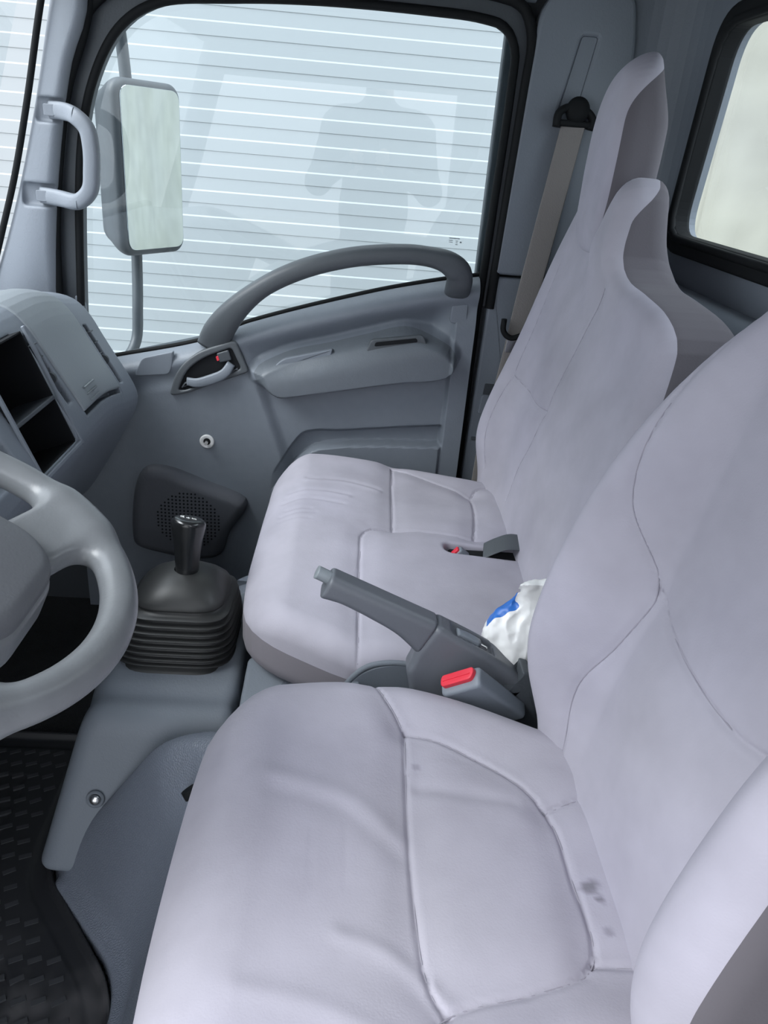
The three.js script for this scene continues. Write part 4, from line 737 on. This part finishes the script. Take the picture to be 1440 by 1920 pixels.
// ---------------------------------------------------------------- buckles and belt
{
  const bk = thing('seat_belt_buckle', 'dark grey seat belt buckle with red button beside the driver cushion', 'buckle');
  bk.position.set(0.158, 0.510, 0.915); bk.rotation.set(0.38, -0.1, 0.74);
  const bd = (x, y, z) => { const t = clamp(-y / 0.09, 0, 1); return 0.9 * round2(round2(Math.abs(x - 0.012 * t) - mix(0.0285, 0.024, t), Math.abs(z) - mix(0.0145, 0.012, t), 0.006), Math.max(y + 0.15 * Math.abs(z), -0.10 - y), 0.004); };
  part(bk, 'housing', geo(field(bd, [-0.04, -0.11, -0.025], [0.05, 0.012, 0.025], 0.0028)), M.plastic);
  const btn = part(bk, 'button', plate(roundPoly([[-0.023, -0.0075], [0.019, -0.0075], [0.024, 0.0], [0.023, 0.0085], [-0.023, 0.0085], [-0.025, 0.0]], 0.004), 0.008, 0.006, 0.0015).rotateX(-Math.PI / 2).translate(0, 0.0, -0.002), M.red, 'red release button');
  part(btn, 'ridge', uvBox(box(0.040, 0.0025, 0.002, -0.001, 0.0062, -0.002, 0.0008)), M.red);

  const b2 = thing('centre_belt_buckle', 'small belt buckle with red button sunk in the passenger cushion slot', 'buckle');
  b2.position.set(0.208, 0.458, 0.487); b2.rotation.set(0, 0, 0.9);
  part(b2, 'housing', uvBox(box(0.026, 0.05, 0.018, 0, -0.022, 0, 0.004)), M.plastic);
  part(b2, 'button', uvBox(box(0.018, 0.008, 0.012, 0, 0.003, 0, 0.002)), M.red);
  const strap = thing('lap_belt', 'dark belt end coming out of the passenger cushion slot', 'seat belt');
  const ribbon = (pts, wdir, width, th = 0.0013) => { const c = new THREE.CatmullRomCurve3(pts.map((p) => V3(...p)), false, 'centripetal'); return sweep(pts, () => [th, width / 2], wdir, 50, 12, 4); };
  part(strap, 'webbing', ribbon([[0.255, 0.465, 0.487], [0.275, 0.476, 0.485], [0.30, 0.484, 0.482], [0.335, 0.478, 0.478]], [0.15, 0.2, -1], 0.046, 0.0018), M.handle);

  const belt = thing('seat_belt', 'grey shoulder belt hanging from the door pillar behind the passenger seat', 'seat belt');
  part(belt, 'webbing', ribbon([[0.398, 1.165, 0.04], [0.385, 1.06, 0.045], [0.372, 0.95, 0.047], [0.358, 0.83, 0.05], [0.35, 0.74, 0.05], [0.338, 0.62, 0.045], [0.325, 0.50, 0.035], [0.322, 0.38, 0.03]], [1, 0.12, 0.12], 0.047), M.belt);
  const guide = part(belt, 'guide_loop', sweep([[0.366, 1.155, 0.036], [0.368, 1.18, 0.036], [0.385, 1.19, 0.036], [0.415, 1.188, 0.036], [0.434, 1.172, 0.036], [0.43, 1.155, 0.036]], () => [0.0075, 0.012], [0, 0, 1], 30, 12), M.black, 'black pillar loop');
  const cap = new THREE.SphereGeometry(0.023, 24, 14); cap.scale(1, 1.05, 0.75); cap.translate(0.402, 1.186, 0.038); part(guide, 'bolt_cap', cap, M.black);
  part(guide, 'bar', uvBox(box(0.062, 0.012, 0.02, 0.40, 1.163, 0.037, 0.005)), M.black);
  const tongue = part(belt, 'tongue', sweep([[0.315, 0.79, 0.062], [0.317, 0.765, 0.062], [0.333, 0.752, 0.062], [0.365, 0.762, 0.062]], () => [0.006, 0.008], [0, 0, 1], 20, 10), M.black, 'black belt tongue');
  part(tongue, 'plate', plate(roundPoly([[0.326, 0.72], [0.348, 0.722], [0.35, 0.756], [0.328, 0.756]], 0.004), 0.003, 0.062, 0.0005), M.chrome);
}
// ---------------------------------------------------------------- plastic bag between the seats
{
  const P = [0.232, 0.50, 0.832];
  const bagD = (x, y, z) => {
    const n = 0.010 * N3(x, y * 0.6, z, 18) + 0.005 * Math.abs(N3(x * 1.4, y * 0.4, z, 34)) + 0.0012 * N3(x, y, z, 90);
    const low = Math.hypot((x - 0.262) / 0.062, (y - 0.495) / 0.062, (z - 0.832) / 0.032) - 1;
    const up = sdBox((x - 0.252) * 0.98 + (y - 0.56) * -0.1, y - 0.562, z - 0.822 - 0.2 * (y - 0.56), 0.03, 0.05, 0.010, 0.006);
    return 0.7 * (smin(low * 0.034, up, 0.03) + n);
  };
  const [a, b] = split(field(bagD, [0.17, 0.40, 0.76], [0.36, 0.64, 0.90], 0.0028, (x, y, z) => { const k = 1 - 0.08 * Math.max(0, N3(x, y, z, 60)); return [k, k, k]; }), (x, y, z) => Math.max(0.545 + 0.35 * (x - 0.22) - y, y - 0.585 - 0.2 * (x - 0.2), x - 0.2345 - 0.008 * N3(x, y, z, 70), z - 0.835));
  const bag = thing('plastic_bag', 'crumpled white plastic bag with blue print behind the handbrake', 'bag');
  part(bag, 'sheet', geo(b), M.bag);
  const blue = phys('blue print', [0.03, 0.16, 0.55], 0.35);
  part(bag, 'blue_print', geo(a), blue, 'blue printed corner');
}
// ---------------------------------------------------------------- grab handle on the pillar
{
  const h = thing('grab_handle', 'light grey grab handle on the windscreen pillar', 'handle');
  const path = [[-0.595, 1.108, 0.028], [-0.570, 1.108, 0.040], [-0.540, 1.102, 0.060], [-0.517, 1.082, 0.066], [-0.511, 1.05, 0.068], [-0.513, 1.01, 0.068], [-0.520, 0.975, 0.066], [-0.545, 0.953, 0.060], [-0.585, 0.954, 0.044], [-0.628, 0.957, 0.028]];
  part(h, 'grip', sweep(path, (t) => { const e = Math.max(1 - ss(0.10, 0.2, t), ss(0.78, 0.9, t)); return [mix(0.0150, 0.0155, e), mix(0.0135, 0.0105, e)]; }, [0, 0, 1], 70, 20, 2.8), M.pillar);
  for (const k of [2, 7]) part(h, 'joint', sweep([path[k], [mix(path[k][0], path[k + (k < 5 ? -1 : 1)][0], 0.08), mix(path[k][1], path[k + (k < 5 ? -1 : 1)][1], 0.08), mix(path[k][2], path[k + (k < 5 ? -1 : 1)][2], 0.08)]], () => [0.0152, 0.0138], [0, 0, 1], 3, 18, 2.8), M.plastic);
  part(h, 'screw_cap', plate(roundPoly([[-0.602, 1.098], [-0.582, 1.098], [-0.582, 1.118], [-0.602, 1.118]], 0.003), 0.008, 0.0435, 0.001), M.pillar);
  part(h, 'screw_cap', plate(roundPoly([[-0.632, 0.946], [-0.612, 0.946], [-0.612, 0.966], [-0.632, 0.966]], 0.003), 0.008, 0.0435, 0.001), M.pillar);
}
// ---------------------------------------------------------------- door mirror
{
  const mir = thing('door_mirror', 'tall dark door mirror on a bent arm outside the passenger window', 'mirror');
  mir.position.set(-0.498, 1.0, -0.30); mir.rotation.y = 1.03;
  const md = (x, y, z) => { const k = 1 - 0.25 * ss(0.0, -0.09, z); return round2(sdBox(x, y, 0, 0.104 * k, 0.186 * mix(1, k, 0.5), 1, 0.035), Math.max(z - 0.012, -0.085 - z), 0.014); };
  const glassP = roundPoly([[-0.088, -0.172], [0.093, -0.172], [0.093, 0.172], [-0.088, 0.172]], 0.026, 6);
  part(mir, 'housing', geo(field(md, [-0.12, -0.22, -0.11], [0.12, 0.22, 0.035], 0.0055)), M.mirrorShell);
  part(mir, 'mirror_glass', plate(glassP, 0.004, 0.0145, 0.001), M.mirror);
  const arm = new THREE.Group();
  const inv = (p) => { const q = V3(...p).sub(mir.position).applyAxisAngle(V3(0, 1, 0), -1.03); return [q.x, q.y, q.z]; };
  part(mir, 'arm', tube([[-0.54, 1.36, -0.17], [-0.545, 1.33, -0.25], [-0.548, 1.29, -0.30], [-0.548, 1.2, -0.33], [-0.548, 1.0, -0.35], [-0.548, 0.80, -0.34], [-0.545, 0.68, -0.31], [-0.548, 0.60, -0.29], [-0.565, 0.56, -0.25], [-0.60, 0.545, -0.16], [-0.64, 0.54, -0.06]].map(inv), 0.0135, 80, 12), M.pole);
}
//#NEXT
// ---------------------------------------------------------------- the photographer, mirrored in the passenger window
{
  const phone = thing('mobile_phone', 'dark mobile phone held up at the open driver door', 'phone');
  phone.position.copy(camera.position).add(V3(0, 0, 0.012).applyQuaternion(camera.quaternion)); phone.quaternion.copy(camera.quaternion);
  part(phone, 'body', box(0.074, 0.15, 0.008, 0.022, -0.058, 0, 0.004), M.black);
  part(phone, 'screen', box(0.068, 0.144, 0.001, 0.022, -0.058, 0.0043, 0.0004), M.knob);
  const caps = [ // a, b, radius at a, radius at b
    [[0.06, 0.62, 1.99], [0.06, 0.82, 2.0], 0.135, 0.145], [[0.06, 0.82, 2.0], [0.06, 1.10, 2.0], 0.145, 0.15], [[-0.08, 1.16, 2.0], [0.20, 1.16, 2.0], 0.085, 0.085], [[0.06, 1.18, 2.0], [0.05, 1.33, 1.97], 0.062, 0.055],
    [[-0.13, 1.15, 2.0], [-0.19, 0.93, 1.90], 0.058, 0.047], [[-0.19, 0.93, 1.90], [-0.05, 1.02, 1.74], 0.045, 0.03], [[0.25, 1.15, 2.0], [0.30, 0.92, 1.92], 0.058, 0.047], [[0.30, 0.92, 1.92], [0.11, 1.01, 1.75], 0.045, 0.03],
    [[-0.02, 0.60, 1.98], [-0.04, 0.12, 1.93], 0.10, 0.065], [[-0.04, 0.12, 1.93], [-0.05, -0.28, 1.90], 0.062, 0.045], [[0.14, 0.60, 1.98], [0.15, 0.12, 1.93], 0.10, 0.065], [[0.15, 0.12, 1.93], [0.15, -0.28, 1.90], 0.062, 0.045],
    [[-0.05, -0.305, 1.93], [-0.06, -0.31, 1.78], 0.042, 0.036], [[0.15, -0.305, 1.93], [0.16, -0.31, 1.78], 0.042, 0.036],
  ];
  const body = (x, y, z) => { let d = 9; for (const c of caps) d = smin(d, sdCap(x, y, z, ...c), 0.05); return Math.max(d, -0.338 - y); };
  const H = [0.05, 1.43, 1.965];
  const head = (x, y, z) => {
    const X = x - H[0], Y = y - H[1], Z = z - H[2];
    let d = (Math.hypot(X / 0.076, (Y - 0.012) / 0.108, Z / 0.094) - 1) * 0.076;
    d = smin(d, sdCap(X, Y, Z, [0, -0.07, -0.045], [0, -0.045, -0.03], 0.042, 0.05), 0.03);            // jaw
    d = smin(d, sdCap(X, Y, Z, [0, -0.022, -0.103], [0, 0.02, -0.086], 0.011, 0.008), 0.012);           // nose
    for (const s of [-1, 1]) { d = smax(d, -(Math.hypot(X - s * 0.032, Y - 0.012, Z + 0.098) - 0.016), 0.02); d = smin(d, (Math.hypot((X - s * 0.077) / 0.6, Y, (Z - 0.005) / 1.2) - 0.026) * 0.6, 0.008); }
    d = smax(d, -(Math.hypot(X / 2.2, Y + 0.058, Z + 0.098) - 0.006), 0.008);                              // mouth
    d = smin(d, sdCap(X, Y, Z, [0, -0.06, 0.0], [0.008, -0.16, 0.02], 0.055, 0.058), 0.03);
    const hair = Math.max((Math.hypot(X / 0.084, (Y - 0.018) / 0.114, (Z - 0.006) / 0.102) - 1) * 0.08, 0.02 - Y - 0.7 * Z - 0.03);
    return Math.min(d, hair);
  };
  const fingers = []; // right hand at the right edge of the phone, left hand at the left edge
  const q = (x, y, z) => { const v = V3(x, y, z).applyQuaternion(phone.quaternion).add(phone.position); return [v.x, v.y, v.z]; };
  for (const s of [-1, 1]) {
    const cx = 0.022 + s * 0.037;
    fingers.push([q(cx + s * 0.03, -0.12, 0.02), q(cx + s * 0.022, -0.06, 0.014), 0.024, 0.02]);
    for (let k = 0; k < 4; k++) { const y = -0.05 - k * 0.019, l = [0.032, 0.036, 0.034, 0.027][k]; fingers.push([q(cx + s * 0.026, y, 0.012), q(cx + s * 0.014, y + 0.004, -0.014), 0.0095, 0.009], [q(cx + s * 0.014, y + 0.004, -0.014), q(cx + s * (0.014 - l * 0.6), y + 0.003, -0.0155), 0.009, 0.0075]); }
    fingers.push([q(cx + s * 0.02, -0.10, 0.026), q(cx + s * 0.006, -0.07, 0.022), 0.0115, 0.0105], [q(cx + s * 0.006, -0.07, 0.022), q(cx - s * 0.008, -0.05, 0.0155), 0.0105, 0.009]);
    fingers.push([q(cx + s * 0.032, -0.13, 0.022), s < 0 ? [-0.05, 1.02, 1.74] : [0.11, 1.01, 1.75], 0.024, 0.028]);
  }
  const hands = (x, y, z) => { let d = 9; for (const c of fingers) d = smin(d, sdCap(x, y, z, ...c), 0.004); return d; };
  const skin = [0.42, 0.28, 0.21], cloth = (x, y, z) => y < 0.62 ? [0.03, 0.035, 0.05] : [0.06, 0.065, 0.075];
  const parts = [field(body, [-0.30, -0.37, 1.70], [0.42, 1.36, 2.18], 0.014, (x, y, z) => y < -0.24 ? [0.02, 0.02, 0.02] : cloth(x, y, z)),
    field(head, [-0.06, 1.24, 1.84], [0.16, 1.58, 2.09], 0.0045, (x, y, z) => { const Y = y - H[1], Z = z - H[2]; return Y + 0.7 * Z > -0.01 && (Y > 0.05 || Z > 0.02) ? [0.02, 0.017, 0.015] : skin; }),
    field(hands, [-0.10, 0.93, 1.64], [0.17, 1.11, 1.80], 0.0035, () => skin)].map(geo);
  const m = std('clothing and skin', [1, 1, 1], 0.8, { vertexColors: true });
  single('person', mergeGeometries(parts), m, 'person in dark clothes holding up a phone, reflected in passenger window', 'person');
}
renderer.render(scene, camera);
